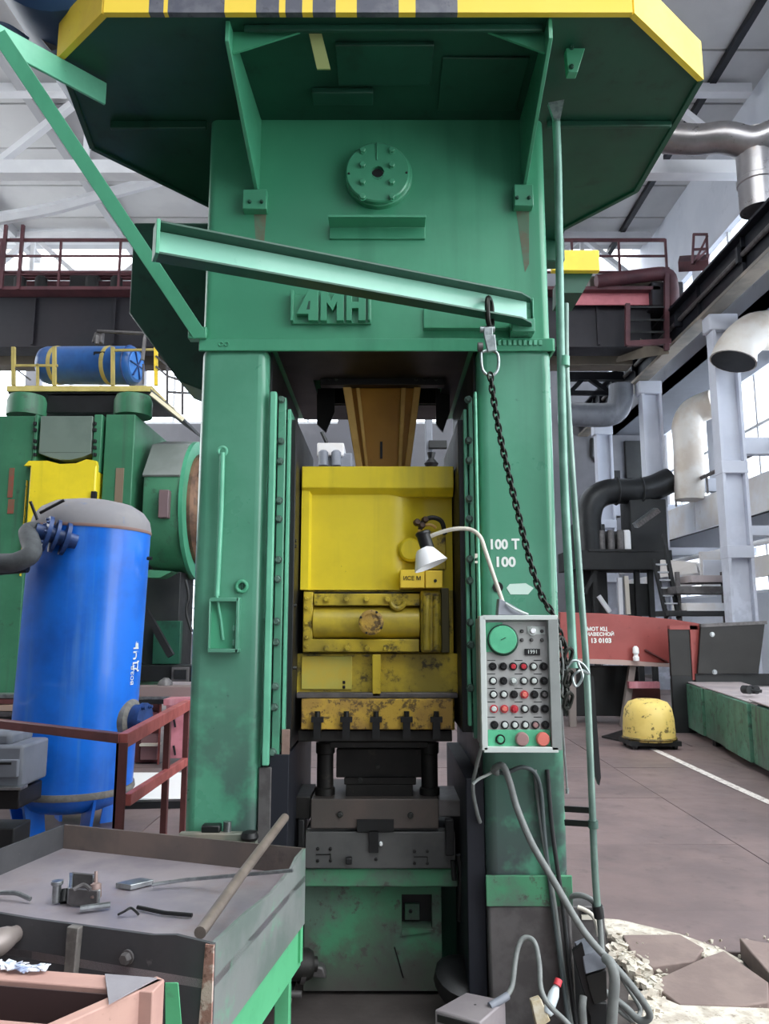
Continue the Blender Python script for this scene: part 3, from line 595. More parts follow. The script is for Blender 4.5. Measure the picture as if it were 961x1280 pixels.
# small plates under the deck front
MB().prism([(W(288, 60, 2.67).x, 2.67, ZP - .002), (W(375, 40, 2.67).x, 2.67, ZP - .002), (W(288, 60, 2.67).x, 2.67, ZP - .1)], (0, .01, 0)).build('lip_plate', GREEN, press)
MB().prism([(W(685, 60, 2.67).x, 2.67, ZP - .002), (W(610, 40, 2.67).x, 2.67, ZP - .002), (W(685, 60, 2.67).x, 2.67, ZP - .1)], (0, .01, 0)).build('lip_plate', GREEN, press)
MB().hexa([W(386, 42, 2.68), W(402, 42, 2.68), W(413, 86, 2.76), W(396, 86, 2.76)], [p + Vector((0, .012, .004)) for p in (W(386, 42, 2.68), W(402, 42, 2.68), W(413, 86, 2.76), W(396, 86, 2.76))]).build('hanging_tab', mat('pale_yellow_green_tab', '#a9b878', .5), press)
hb = MB().hexa([W(706, 48, 2.75), W(735, 48, 2.75), W(722, 90, 2.78), W(710, 90, 2.78)], [p + Vector((0, .04, 0)) for p in (W(706, 48, 2.75), W(735, 48, 2.75), W(722, 90, 2.78), W(710, 90, 2.78))]).build('hinge_bracket', GREEN, press, .003)
bolts(hexbolt(.008, .012), GREEND, [W(714, 60, 2.745), W(714, 84, 2.775)], hb)
# flywheel guard hanging on the far left side and rear right platform
fg = MB().prism([(-.83, 4.05, 3.9), (-1.45, 4.05, 3.9), (-1.45, 4.05, 3.35), (-1.15, 4.05, 2.95), (-.83, 4.05, 2.82)], (0, .35, 0)).build('flywheel_guard', GREEND, press, .01)
rr_ = MB().prism([W(703, 338, 4.75), W(743, 338, 4.75), W(728, 366, 4.75), W(703, 366, 4.75)], (0, .3, 0)).build('rear_bracket', GREEND, press)
box('rear_bracket_edge', YELF, W(690, 338, 4.7), W(746, 317, 4.75), press, .004)
box('rear_beam', GREEND, (.55, 4.41, zz(360, 4.75)), (.9, 5.04, zz(345, 4.75)), press, .01)
box('rear_upright', GREEND, (.748, 4.3, zz(366, 4.75)), (1.1, 4.42, 3.95), press, .01)

# ---- left bracket arm and strut with the navy drum above
aa = G(132, 118, ZP - .065); ab = G(-20, 36, ZP - .065)
arm = MB().bar(aa, ab, .014, .1).build('bracket_arm', GREENL, press, .003)
sa, sb = W(250, 420, 3.18), W(-2, 42, 2.6)
dd = (sb - sa).normalized(); sx = dd.cross(Vector((0, 1, 0))).normalized(); sy = sx.cross(dd).normalized()
q = [(-.03, -.006), (.03, -.006), (.03, .006), (-.018, .006), (-.018, .06), (-.03, .06)]
MB().hexa([sa + sx * a + sy * b for a, b in q], [sb + sx * a + sy * b for a, b in q]).build('bracket_strut', GREEN, press, .002)
box('strut_lug', GREEN, W(238, 428, 3.22), W(258, 408, 3.17), press, .004)
dr = MB().lathe([(.0, -.14), (.12, -.125), (.22, -.085), (.29, -.02), (.3, .05), (.3, .95), (.2, 1.05)], 32, W(72, -62, 2.75), (0, 1, .05)).build('air_drum', NAVY, press)
dr['label'] = 'navy blue drum on the platform corner'
for k in range(3): MB().bar(W(40 + k * 9, 30, 2.9), W(66 + k * 2, 62, 2.95), .02, .008, (0, 1, 0)).build('drum_strap', STEELD, press)
MB().tube(spline([W(-10, 32, 2.85), W(10, 36, 2.85), W(34, 52, 2.9)], 5), .02, 8).build('drum_pipe', mat('slate_blue_pipe', '#4a5a72', .5), press)

# ---- yellow slide
YS = 3.45; sl, sr = -.386, .323
def bz(n, m, u0, v0, u1, v1, y0, y1, par=press, bev=.004): return MB().box(W(u0, v1, y0), (W(u1, v0, y0).x, y1, W(u1, v0, y0).z)).build(n, m, par, bev)
prof = [(sl, YS + .01), (sl + .035, YS + .01), (sl + .045, YS + .03), (.02, YS + .03)] + [(.02 + .2 * t, YS + .03 + .075 * (1 - math.cos(t * math.pi)) / 2) for t in (.2, .4, .6, .8, 1)] + [(sr, YS + .11), (sr, 3.95), (sl, 3.95)]
za, zb2 = zz(737, YS), zz(610, YS)
slide = MB().hexa([Vector((x, y, za)) for x, y in prof], [Vector((x, y, zb2)) for x, y in prof]).build('slide', YEL, press)
MB().prism([(sl, YS - .004, zz(583, YS)), (sl, 3.95, zz(583, YS)), (sl, 3.95, zb2 - .004), (sl, YS + .04, zb2 - .035), (sl, YS - .004, zb2)], (sr - sl, 0, 0)).build('slide_top_band', YEL, press, .004)
box('slide_core', YELO, (sl + .01, YS + .06, zz(915, YS)), (sr - .005, 3.95, za), press, .004)
# clutch cylinder frame
bz('clamp_bar', YELO, 392, 742, 525, 757, YS - .03, YS + .06); bz('clamp_bar', YELO, 378, 740, 391, 815, YS - .03, YS + .06); bz('clamp_bar', YELO, 388, 799, 524, 815, YS - .03, YS + .06)
bz('clamp_back', BLACKM, 378, 740, 560, 815, YS + .04, YS + .07)
ca, cb = W(392, 778, YS + .03), W(524, 778, YS + .03)
cylm = mat('oil_stained_cylinder', '#c4ad33', .35, col2='#8a7c34', s=5, amt=.6)
cy = MB().tube([ca, cb], .073, 28).build('cylinder', cylm, press, .004)
bs_ = MB().lathe([(.05, 0), (.05, .04), (.056, .045), (.056, .055), (.046, .06), (.038, .06), (.038, .055), (.0, .058)], 24, W(464, 778, YS - .03), (0, -1, 0)).build('boss', YELR, press)
bolts(hexbolt(.005, .008), BOLTD, [W(464 + 14 * math.cos(a), 778 + 14 * math.sin(a), YS - .086) for a in (.5, 2.0, 3.6, 5.2)], bs_)
BY = hexbolt(.012, .018)
bolts(BY, YELO, [W(u, 749, YS - .032) for u in (408, 433, 458, 484)], slide); bolts(BY, YELO, [W(u, 810, YS - .032) for u in (408, 434, 459, 482)], slide)
bolts(hexbolt(.008, .014), YELO, [W(383, v, YS - .032) for v in (748, 760, 779, 797, 808)], slide)
MB().torus(W(497, 752, YS - .03), .03, .012, (0, 1, 0), 16, 8, math.pi, 2 * math.pi).build('pipe_clip', YELO, press)
bz('valve_block', YELO, 526, 738, 551, 816, YS - .05, YS + .06, press, .012)
MB().tube([W(533, 745, YS - .055), W(533, 812, YS - .055)], .018, 10).build('valve_pipe', YELO, press); MB().tube([W(545, 745, YS - .05), W(545, 812, YS - .05)], .016, 10).build('valve_pipe', YELO, press)
bz('valve_plate', mat('dark_olive_paint', '#4a4526', .5), 552, 735, 561, 816, YS - .01, YS + .06)
# yellow box on the slide
tb_ = bz('terminal_box', YELF, 500, 712, 530.5, 735, YS - .09, YS + .05); tb2 = bz('terminal_box', YELF, 531.5, 713, 553, 735, YS - .09, YS + .05)
text('box_lettering', 'ИСЕ М', W(515, 723, YS - .0915), .018, BLK, tb_); bolts(hexbolt(.006, .006), BLK, [W(544, 726, YS - .091)], tb2, 'screw')
bz('box_back', YELO, 524, 664, 557, 712, YS + .03, YS + .12)
MB().lathe([(.055, 0), (.055, .03), (.045, .04)], 24, W(513, 688, YS + .05), (0, -1, 0)).build('round_plate', YEL, press)
MB().tube(spline([W(556, 668, YS), W(552, 652, YS), W(540, 647, YS), W(529, 652, YS), W(525, 662, YS)], 5), .011, 8).build('hose', BLACKM, press)
MB().tube(spline([W(545, 660, YS), W(538, 656, YS), W(528, 658, YS), W(522, 668, YS)], 5), .007, 8).build('hose', OCHREL, press)
for u, v in ((521, 653), (527, 657), (531, 650)): MB().lathe([(.012, -.015), (.016, -.01), (.016, .01), (.012, .015)], 10, W(u, v, YS), (.3, -1, .2)).build('fitting', RUSTB, press)
# lower part of the slide
bz('lower_panel', YELO, 370, 817, 572, 867, YS + .02, YS + .06); bz('panel_inlay', mat('pale_green_yellow_paint', '#b4b257', .5, col2='#c9ad3c', s=2.2, amt=.9), 376, 820, 440, 862, YS + .01, YS + .02)
bz('centre_rib', YELO, 465, 818, 476, 871, YS - .03, YS + .03); bz('lower_ledge', STEELD, 370, 866, 572, 873, YS - .03, YS + .06)
for v in (851, 857): bz('slot', BLK, 428, v, 431.5, v + 4, YS + .005, YS + .011)
bf = bz('bottom_flange', YELR, 376, 874, 566, 912, YS - .06, YS + .1)
TM = MB(); TM.box((-.026, -.03, 0), (.026, 0, .022)).box((-.016, -.025, -.07), (.016, 0, 0)).tube([(0, -.014, .02), (0, -.014, .045)], .012, 8)
tme = bpy.data.meshes.new('clamp_bolt'); tme.from_pydata([tuple(p) for p in TM.v], [], TM.f); tme.materials.append(BLACKM)
for u in (397, 433, 470, 508, 545): place('clamp_bolt', tme, W(u, 902, YS - .065), press)
# ---- connecting rod
def rod(n, m, pts, y0, y1, bev=.004): return MB().prism([W(u, v, y0) for u, v in pts], (0, y1 - y0, 0)).build(n, m, press, bev)
rod('connecting_rod', OCHRE, [(427, 470), (527, 470), (511, 590), (447, 590)], 3.72, 3.95)
rod('rod_flange', OCHREL, [(426, 470), (437, 470), (454, 590), (446, 590)], 3.68, 3.72); rod('rod_flange', OCHREL, [(519, 470), (528, 470), (512, 590), (505, 590)], 3.68, 3.72)
rod('rod_rib', OCHREL, [(443, 470), (448, 470), (461, 590), (457, 590)], 3.69, 3.72); rod('rod_rib', OCHREL, [(502, 470), (508, 470), (502, 590), (497, 590)], 3.69, 3.72)
rod('rod_slot', BLK, [(475, 552), (478, 552), (478, 573), (475, 573)], 3.712, 3.722, .0)
box('crown_lip', BLACKM, (W(400, 478, 3.64).x, 3.64, zz(481, 3.64)), (W(556, 478, 3.64).x, 3.7, zz(468, 3.64)), press, .004)
bolts(hexbolt(.008, .01), BOLTD, [W(u, 474, 3.64) for u in (412, 420, 520, 530, 545)], press)
for a, b in (((396, 500), (418, 540)), ((545, 500), (562, 540))): MB().prism([W(a[0], 486, 3.9), W(b[0], 486, 3.9), W(b[0], 515, 3.9), W((a[0] + b[0]) / 2, b[1], 3.9), W(a[0], 530, 3.9)], (0, .02, 0)).build('rubber_flap', BLACKM, press)

# ---- die set, bolster and base
YD = 3.6
def dz(n, m, u0, v0, u1, v1, y0, y1, bev=.004): return bz(n, m, u0, v0, u1, v1, y0, y1, press, bev)
ud = thing('die_set', 'blackened steel die set with guide pillars clamped under the yellow slide', 'die', (-.03, 3.75, zz(1040, YD)))
dz2 = lambda n, m, u0, v0, u1, v1, y0, y1, bev=.004: bz(n, m, u0, v0, u1, v1, y0, y1, ud, bev)
dz2('upper_shoe', DARKST, 372, 913, 565, 927, YS - .04, 3.95); dz2('upper_shoe_step', DARKST, 412, 927, 535, 935, YS, 3.9)
dz2('punch_block', DARKST, 420, 936, 527, 972, 3.58, 3.85); dz2('punch_step', DARKST, 430, 972, 520, 981, 3.56, 3.85)
bolts(hexbolt(.01, .01), BOLTD, [W(472, 958, 3.578), W(450, 975, 3.558)], ud)
for u in (406, 537):
    a, b = W(u, 993, YD), W(u, 928, YD); MB().lathe([(.046, 0), (.046, .03), (.038, .035), (.038, (b - a).length - .05), (.044, (b - a).length - .045), (.044, (b - a).length)], 20, a).build('guide_pillar', DARKST, ud)
dz2('lower_block', DARKST, 432, 981, 516, 998, 3.56, 3.85); dz2('lower_shoe', mat('worn_brown_die_shoe', '#5a5450', .5, .3, col2='#6d5f58', s=3, amt=.7, bump=.05), 388, 999, 548, 1036, 3.5, 3.95)
dz2('side_block', DARKST, 362, 996, 388, 1024, 3.52, 3.8); dz2('side_block', STEELD, 548, 1000, 580, 1021, 3.5, 3.8)
bolts(hexbolt(.011, .012), BOLTD, [W(425, 1018, 3.498), W(513, 1019, 3.498)], ud)
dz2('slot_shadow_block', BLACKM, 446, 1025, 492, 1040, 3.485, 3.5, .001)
blst = dz('bolster', BOLSTER, 381, 1040, 569, 1086, 3.5, 4.1)
dz('bolster_top_step', BOLSTER, 384, 1035, 567, 1044, 3.53, 4.1)
dz('t_slot_block', BLACKM, 461, 1038, 473, 1066, 3.485, 3.502, .001); dz('side_clamp', BLACKM, 557, 1025, 567, 1070, 3.46, 3.5); dz('side_clamp', BLACKM, 372, 1025, 380, 1062, 3.46, 3.5)
MB().lathe([(.008, 0), (.008, .02), (.004, .024)], 12, W(476, 1054, 3.5), (0, -1, 0)).build('bright_pin', WHITE, press)
bolts(hexbolt(.006, .006), BLK, [W(u, v, 3.499) for u, v in ((397, 1061), (413, 1061), (397, 1076), (413, 1076), (518, 1064), (534, 1064), (518, 1079), (534, 1079), (470, 1074))], press, 'tapped_hole')
for a, b in (((395, 1068), (413, 1068)), ((413, 1068), (413, 1076)), ((517, 1071), (534, 1071)), ((534, 1071), (534, 1078))): MB().bar(W(*a, 3.499), W(*b, 3.499), .004, .004).build('groove', BLK, press)
dz('bracket_clip', BLACKM, 432, 1073, 440, 1081, 3.47, 3.5)
bp_ = dz('base_rim', GREENB, 380, 1086, 572, 1109, 3.52, 4.2, .006)
# base front with a square hole
x0, x1 = W(380, 1180, 3.6).x, W(552, 1180, 3.6).x; zt, zl = zz(1108, 3.6), 0.0
hx0, hx1, hz0, hz1 = W(502, 1140, 3.6).x, W(540, 1140, 3.6).x, zz(1160, 3.6), zz(1118, 3.6)
bm_ = MB().box((x0, 3.6, zl), (hx0, 4.2, zt)).box((hx1, 3.6, zl), (x1, 4.2, zt)).box((hx0, 3.6, hz1), (hx1, 4.2, zt)).box((hx0, 3.6, zl), (hx1, 4.2, hz0)).build('base_front', GREENB, press)
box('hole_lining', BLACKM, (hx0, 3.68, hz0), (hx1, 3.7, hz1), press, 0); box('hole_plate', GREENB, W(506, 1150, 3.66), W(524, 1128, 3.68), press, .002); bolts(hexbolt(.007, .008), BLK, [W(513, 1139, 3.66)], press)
MB().bar(W(493, 1184, 3.598), W(504, 1222, 3.598), .006, .004, (0, 1, 0)).build('weld_crack', BLK, press)
MB().hexa([W(503, 1161, 3.598), W(541, 1161, 3.598), W(541, 1164, 3.598), W(500, 1170, 3.598)], [p + Vector((0, -.006, 0)) for p in (W(503, 1161, 3.598), W(541, 1161, 3.598), W(541, 1164, 3.598), W(500, 1170, 3.598))]).build('hole_sill', GREENB, press)
box('inner_side_wall', GREEND, (x1, 3.75, 0), (XRI - .005, 3.8, zt), press, 0); box('inner_side_wall', GREEND, (XLI, 3.7, 0), (x0, 3.8, zt), press, 0)
MB().tube([W(574, 1068, 3.5), W(577, 1090, 3.5), W(575, 1150, 3.55)], .016, 8).build('drain_pipe', BLACKM, press); MB().tube([W(566, 1075, 3.5), W(568, 1100, 3.5)], .012, 8).build('drain_pipe', BLACKM, press)

# ---- fittings on the left column
hn = MB().tube([W(278, 566, YF - .035), W(276, 640, YF - .03), W(271, 745, YF - .025)], .012, 10).build('column_lever', GREENL, press)
MB().torus(W(278, 564, YF - .035), .018, .007, (0, 1, 0), 18, 8).build('lever_eye', GREENL, hn); MB().tube([W(271, 745, YF - .03), W(276, 775, YF - .02), W(279, 800, YF - .02)], .006, 8).build('lever_tip', GREENL, hn)
pb = bz('switch_box', GREEN, 261, 750, 299, 814, YF - .015, YF); 
for a in ((259, 748, 263, 816), (293, 747, 299, 816), (260, 811, 298, 816), (262, 747, 298, 752)): bz('box_rim', GREENC, *a, YF - .05, YF, pb, .003)
for v in (782, 800): bz('box_lug', GREENC, 290, v, 294, v + 7, YF - .04, YF - .015, pb, .002)
MB().torus(W(302, 733, YF - .01), .022, .008, (0, 1, 0), 18, 8).build('key_ring_boss', GREEN, press); bz('key_slot', GREEND, 301, 725, 304, 738, YF - .012, YF, press, .001)
# foot ledge with nuts
box('foot_ledge', mat('rubbed_foot_steel', '#8a8478', .55, .2, col2='#5d6a60', s=6, amt=.7), (XL, YF - .07, .1), (XLI + .01, YF - .03, zz(1041, YF - .06)), press, .006)
box('foot_block', BLACKM, W(251, 1042, YF - .06), W(278, 1028, YF - .01), press, .006); MB().lathe([(.016, 0), (.016, .04)], 12, W(284, 1040, YF - .04)).build('foot_stud', STEEL, press)
MB().lathe([(.03, 0), (.036, .012), (.03, .03), (.012, .036)], 14, W(312, 1050, YF - .07)).build('foot_nut', BLACKM, press)
# ---- stencils on the right column
text('stencil_lettering', '100 Т', W(630, 681, YF - .0015), .042, WHITEP, press, width=.95, bold=.05); text('stencil_lettering', '100', W(631, 703, YF - .0015), .042, WHITEP, press, width=1.05, bold=.05)
MB().prism([W(u, v, YF - .002) for u, v in ((633, 735), (637, 730), (657, 729), (667, 735), (660, 743), (638, 743))], (0, .002, 0)).build('paint_smear', WHITEG, press)
MB().prism([W(u, v, YF - .0135) for u, v in ((593.5, 692), (597, 692), (597, 697), (593.5, 698))], (0, .002, 0)).build('paint_dab', IVORY, press); MB().prism([W(u, v, YF - .0135) for u, v in ((593.5, 701), (597, 701), (597, 704), (593.5, 704))], (0, .002, 0)).build('paint_dab', IVORY, press)
MB().lathe([(.022, 0), (.022, .006)], 20, W(622, 734, YF), (0, -1, 0)).build('round_plug', BLK, press)

# ================================================================== JIB, CHAIN, PIPES ON THE PRESS
ja, jb = W(196, 306, 2.42), W(664, 392, 3.12)
jib = thing('swing_jib', 'pale green channel beam swung out across the front of the press', 'jib beam', jb)
jd = (jb - ja); jn = Vector((jd.y, -jd.x, 0)).normalized()      # towards the camera side
if jn.y > 0: jn = -jn
H2 = .052
def jbar(n, o0, o1, z0, z1, t0=0.0, t1=1.0, m=GREENL):
    a, b = ja + jd * t0, ja + jd * t1
    return MB().hexa([a + jn * o0 + Vector((0, 0, z0)), b + jn * o0 + Vector((0, 0, z0)), b + jn * o1 + Vector((0, 0, z0)), a + jn * o1 + Vector((0, 0, z0))],
                     [a + jn * o0 + Vector((0, 0, z1)), b + jn * o0 + Vector((0, 0, z1)), b + jn * o1 + Vector((0, 0, z1)), a + jn * o1 + Vector((0, 0, z1))]).build(n, m, jib, .002)
jbar('web', -.008, 0, -H2, H2, 0, .985, mat('lit_mint_beam_paint', '#93d3bb', .35, col2='#7cc2a8', s=3, amt=.5, grime='#4f8f7a', gs=16, glo=.66, ghi=.74, gamt=.6, coat=.2));  # pale mint carries the light that falls on the web
a, b = ja, ja + jd
def flange(z):
    pts = [a + jn * .06, a + jd * .94 + jn * .06, a + jd * .985 + jn * .03, a + jd * 1.0 + jn * .002, a + jd * 1.0 - jn * .008, a - jn * .008]
    MB().prism([p + Vector((0, 0, z)) for p in pts], (0, 0, .008)).build('flange', GREEND, jib, .001)  # dark green carries the shade on the beam's underside
flange(H2); flange(-H2 - .008)
jbar('end_plate', -.012, .062, -H2 - .008, H2 + .012, -.008, 0, GREEN)
hp = W(657, 408, 3.15); MB().lathe([(.016, -.03), (.016, .03)], 12, hp, (0, 0, 1)).build('hinge_pin', GREEN, jib)
box('hinge_bracket', GREENC, W(640, 414, 3.12), W(664, 407, 3.2), jib, .003)

# chain hanging from the jib
ch = thing('hoist_chain', 'black link chain with shackle hanging from the jib beam to the control box', 'chain', W(612, 380, 2.98))
sh = W(613, 392, 2.985)
MB().link(W(612, 391, 2.99), (0, 0, 1), (.35, .9, 0), .125, .085, .011, 20, 8).build('top_shackle', CHAIN, ch)
MB().lathe([(.014, -.03), (.014, .03)], 10, W(609, 412, 2.98), (1, 0, 0)).build('shackle_pin', GALV, ch)
MB().box(W(604, 422, 2.985), W(616, 409, 2.965)).build('swivel_block', GALV, ch, .003); MB().hexa([W(604, 421, 2.98), W(618, 420, 2.98), W(620, 440, 2.98), W(609, 442, 2.98)], [p + Vector((0, -.02, 0)) for p in (W(604, 421, 2.98), W(618, 420, 2.98), W(620, 440, 2.98), W(609, 442, 2.98))]).build('swivel_block', GALV, ch, .003)
MB().lathe([(.02, 0), (.02, .02)], 10, W(603, 434, 2.975), (-1, 0, 0)).build('swivel_nut', STEELD, ch)
pr = [W(u, v, 2.975) for u, v in ((601, 441), (603, 462), (613, 470), (622, 462), (622, 443), (612, 438))]
MB().tube(spline(pr + [pr[0]], 4), .0065, 8).build('pear_link', GALV, ch)
cpath = spline([W(613, 471, 2.97), W(617, 500, 2.97), W(624, 540, 2.975), W(635, 590, 2.98), (W(647, 640, 2.985)), W(662, 700, 2.985), W(677, 745, 2.985), W(691, 768, 2.98), W(699, 790, 2.99), W(704, 815, 3.0), W(706, 840, 3.0), W(708, 890, 3.02)], 30)
acc = 0; step = .027; k = 0; last = cpath[0]; nxt = 0.0
L2 = .038
for i in range(1, len(cpath)):
    seg = (cpath[i] - cpath[i-1]).length
    while nxt <= acc + seg:
        t = (nxt - acc) / max(seg, 1e-6); c = cpath[i-1].lerp(cpath[i], t); d = cpath[i] - cpath[i-1]
        side = Vector((1, .12, 0)) if k % 2 == 0 else Vector((-.12, 1, 0))
        MB().link(c, d, side, L2, .0205, .0052, 10, 5).build('chain_link', CHAIN, ch); k += 1; nxt += step
    acc += seg
for q in range(6):
    c = W(703 + (q % 2) * 7, 806 + q * 14, 2.985); MB().link(c, (.35 * (1 if q % 2 else -1), 0, 1), (.9, .5, 0), .062, .034, .0075, 14, 6).build('chain_link', CHAIN, ch)
wt = MB().tube(spline([W(706, 838, 2.99), W(716, 826, 2.99), W(728, 830, 2.99), W(736, 842, 3.0), W(726, 838, 2.98), W(716, 846, 2.98), W(720, 858, 2.98), W(728, 846, 2.98), W(722, 828, 2.98)], 6), .0055, 6).build('tie_wire', GALV, ch)
MB().tube([W(700, 800, 2.975), W(704, 830, 2.97), W(702, 890, 2.99), W(706, 950, 3.02), W(709, 990, 3.02)], .004, 6).build('tail_cable', RUBG, ch); MB().lathe([(.006, 0), (.007, .02)], 8, W(709, 992, 3.02)).build('cable_end', GALV, ch)

# conduits beside the right column
p1 = MB().tube(spline([W(694, 132, 3.02), W(697, 200, 3.05), W(699, 320, 3.1), W(701, 450, 3.13), W(705, 600, 3.13), W(713, 760, 3.12), W(717, 835, 3.12)], 5), .018, 12).build('conduit_pipe', mat('pale_green_conduit', '#7ba596', .35, .2, col2='#4d7a69', s=4, amt=.6), None)
tag(p1, 'thick pale green conduit running up the edge of the right column', 'pipe')
MB().tube([W(705, 446, 3.13), W(705, 458, 3.13)], .024, 12).build('pipe_coupling', GREENC, p1); MB().hexa([W(684, 132, 3.02), W(704, 128, 3.02), W(699, 152, 3.02), W(691, 152, 3.02)], [p + Vector((0, -.02, 0)) for p in (W(684, 132, 3.02), W(704, 128, 3.02), W(699, 152, 3.02), W(691, 152, 3.02))]).build('pipe_cap', GALV, p1)
p2 = MB().tube(spline([W(707, 380, 3.3), W(708, 470, 3.28), W(716, 600, 3.22), W(726, 740, 3.16), W(733, 838, 3.12), W(739, 980, 3.1), W(743, 1080, 3.1), W(747, 1138, 3.1)], 5), .014, 12).build('conduit_pipe', mat('grey_green_conduit', '#7f978d', .35, .3, col2='#56716a', s=4, amt=.6), None)
tag(p2, 'thin grey green conduit standing free beside the right column down to the floor', 'pipe')
MB().tube([W(746, 1132, 3.1), W(749, 1147, 3.1)], .02, 12).build('pipe_cap', BLK, p2); MB().tube([W(741, 1025, 3.1), W(741.5, 1035, 3.1)], .02, 12).build('pipe_collar', GREENC, p2)
for v in (1013, 1030): MB().bar(W(706, v - 2, 3.16), W(740, v, 3.1), .012, .022).build('pipe_bracket', BLK, p2)
MB().prism([W(u, v, 3.14) for u, v in ((736, 842), (742, 846), (751, 972), (749, 982), (743, 965))], (0, .03, 0)).build('splash_plate', BLACKM, p2)

# ================================================================== CONTROL BOX
YP = 2.98
pt = thing('control_box', 'grey push-button control box with a green dial on the right press column', 'control box', W(650, 940, 3.09))
def pz(n, m, u0, v0, u1, v1, y0, y1, par=pt, bev=.002): return bz(n, m, u0, v0, u1, v1, y0, y1, par, bev)
pz('casing', GREYPD, 605, 773, 694, 937, YP + .004, 3.195, pt, .004)
face = pz('face_plate', GREYP, 608, 777, 688, 932, YP, YP + .005, pt, .001)
for a in ((603, 769, 697, 775), (605, 934, 698, 941)): pz('frame_bar', GREYL, *a, YP - .03, YP + .02)
pz('frame_bar', GREYL, 602.5, 770, 606.5, 938, YP - .03, YP + .02); pz('frame_bar', GREYPD, 690, 772, 697.5, 938, YP - .03, YP + .02)
pz('dial_panel', DIAL, 607.5, 778, 628, 815, YP - .0025, YP)
dl = MB().lathe([(.061, 0), (.061, .012), (.056, .014)], 36, W(628, 800, YP), (0, -1, 0)).build('dial', DIALR, pt)
MB().lathe([(.054, 0), (.054, .012), (.051, .016), (.0, .016)], 36, W(628, 799.5, YP - .012), (0, -1, 0)).build('dial_face', DIAL, dl)
MB().bar(W(626, 800, YP - .029), W(632, 797, YP - .029), .003, .002, (0, 1, 0)).build('dial_hand', GREEND, dl)
def btn(u, v, r, m, ring=BLK, h=.012, kind='push_button'):
    o = MB().lathe([(r, 0), (r, h * .5), (r * .72, h * .5), (r * .72, 0)], 16, W(u, v, YP - .0005), (0, -1, 0)).build(kind, ring, pt)
    MB().lathe([(r * .68, 0), (r * .68, h * .7), (r * .5, h)], 14, W(u, v, YP - .0005), (0, -1, 0)).build('button_cap', m, o); return o
cols = [615.5, 628.5, 641, 654, 666.5, 679]
for v, capm, ringm in ((833, [BLK, BLK, RED, RED, GREYL, BLK], [BLK] * 6), (851, [GREYL, BLK, GREYL, GREYL, GREYL, BLK], [BLK, BLK, GREYPD, BLK, BLK, BLK]),
                       (868, [GREYL, GREYL, BLK, PINK, BLK, STEELD], [BLK, BLK, BLK, RED, BLK, BLK]), (886, [GREYL, PINK, RED, GREYL, BLK, BLK], [RED, RED, RED, BLK, BLK, BLK]),
                       (906, [BLK, GREYL, GREYL, GREYL, MAUVE, BLK], [BLK] * 6)):
    for u, c, rg in zip(cols, capm, ringm): btn(u + (v - 833) * .03, v, .0155, c, rg)
for v in (825, 842, 860, 877, 896): 
    for u in (614, 648, 672): pz('label_line', BLK, u - 5, v, u + 5, v + .9, YP - .001, YP, face, 0)
for u, v in ((652, 789), (677, 789), (652, 800), (664, 800), (677, 800)): btn(u, v, .007, STEELD, BLK, .008, 'indicator')
btn(665.5, 788.5, .018, WHITE, GREYL, .014, 'indicator'); pz('corner_plate', GREYL, 659, 783, 681, 793, YP - .0015, YP)
ct = pz('counter', BLK, 656, 811, 675, 819, YP - .006, YP, pt, .001); text('counter_digits', '1991', W(665.5, 815, YP - .0065), .015, GREYL, ct)
pz('bottom_panel', DIAL, 610, 912, 690, 935, YP - .004, YP)
btn(625, 924, .019, DIAL, BLK, .016)
for u, m in ((652, MAUVE), (678, PINK)): MB().lathe([(.026, 0), (.026, .012), (.022, .02), (.0, .021)], 20, W(u, 923.5, YP - .004), (0, -1, 0)).build('palm_button', m, pt)

# work lamp
lp_ = thing('gooseneck_lamp', 'white-shaded gooseneck work lamp standing on the control box', 'lamp', W(627, 769, 3.02))
MB().hexa([W(622, 769, 2.98), W(662, 769, 2.98), W(640, 756, 3.0), W(624, 748, 3.0)], [p + Vector((0, .07, 0)) for p in (W(622, 769, 2.98), W(662, 769, 2.98), W(640, 756, 3.0), W(624, 748, 3.0))]).build('lamp_base', GREYM, lp_, .003)
MB().tube(spline([W(628, 752, 3.02), W(617, 720, 3.02), W(607, 690, 3.02), W(600, 671, 3.03), W(588, 662, 3.05), W(570, 661, 3.06), W(552, 665, 3.08), W(536, 671, 3.1)], 6), .0085, 10).build('gooseneck', IVORY, lp_)
ax = (W(538, 704, 3.1) - W(527, 668, 3.1)).normalized()
MB().lathe([(.024, 0), (.031, .004), (.033, .012), (.029, .02), (.029, .085)], 20, W(527.5, 664, 3.1), ax).build('lamp_socket', BLK, lp_)
c0 = W(529.5, 686, 3.1)
MB().lathe([(.032, 0), (.04, .01), (.058, .045), (.073, .075), (.071, .077), (.055, .045), (.03, .008)], 28, c0, ax + Vector((.12, -.1, 0))).build('lamp_shade', WHITE, lp_)
MB().tube(spline([W(632, 754, 2.985), W(645, 762, 2.97), W(660, 768, 2.97)], 5), .005, 6).build('lamp_cord', GREYL, lp_)

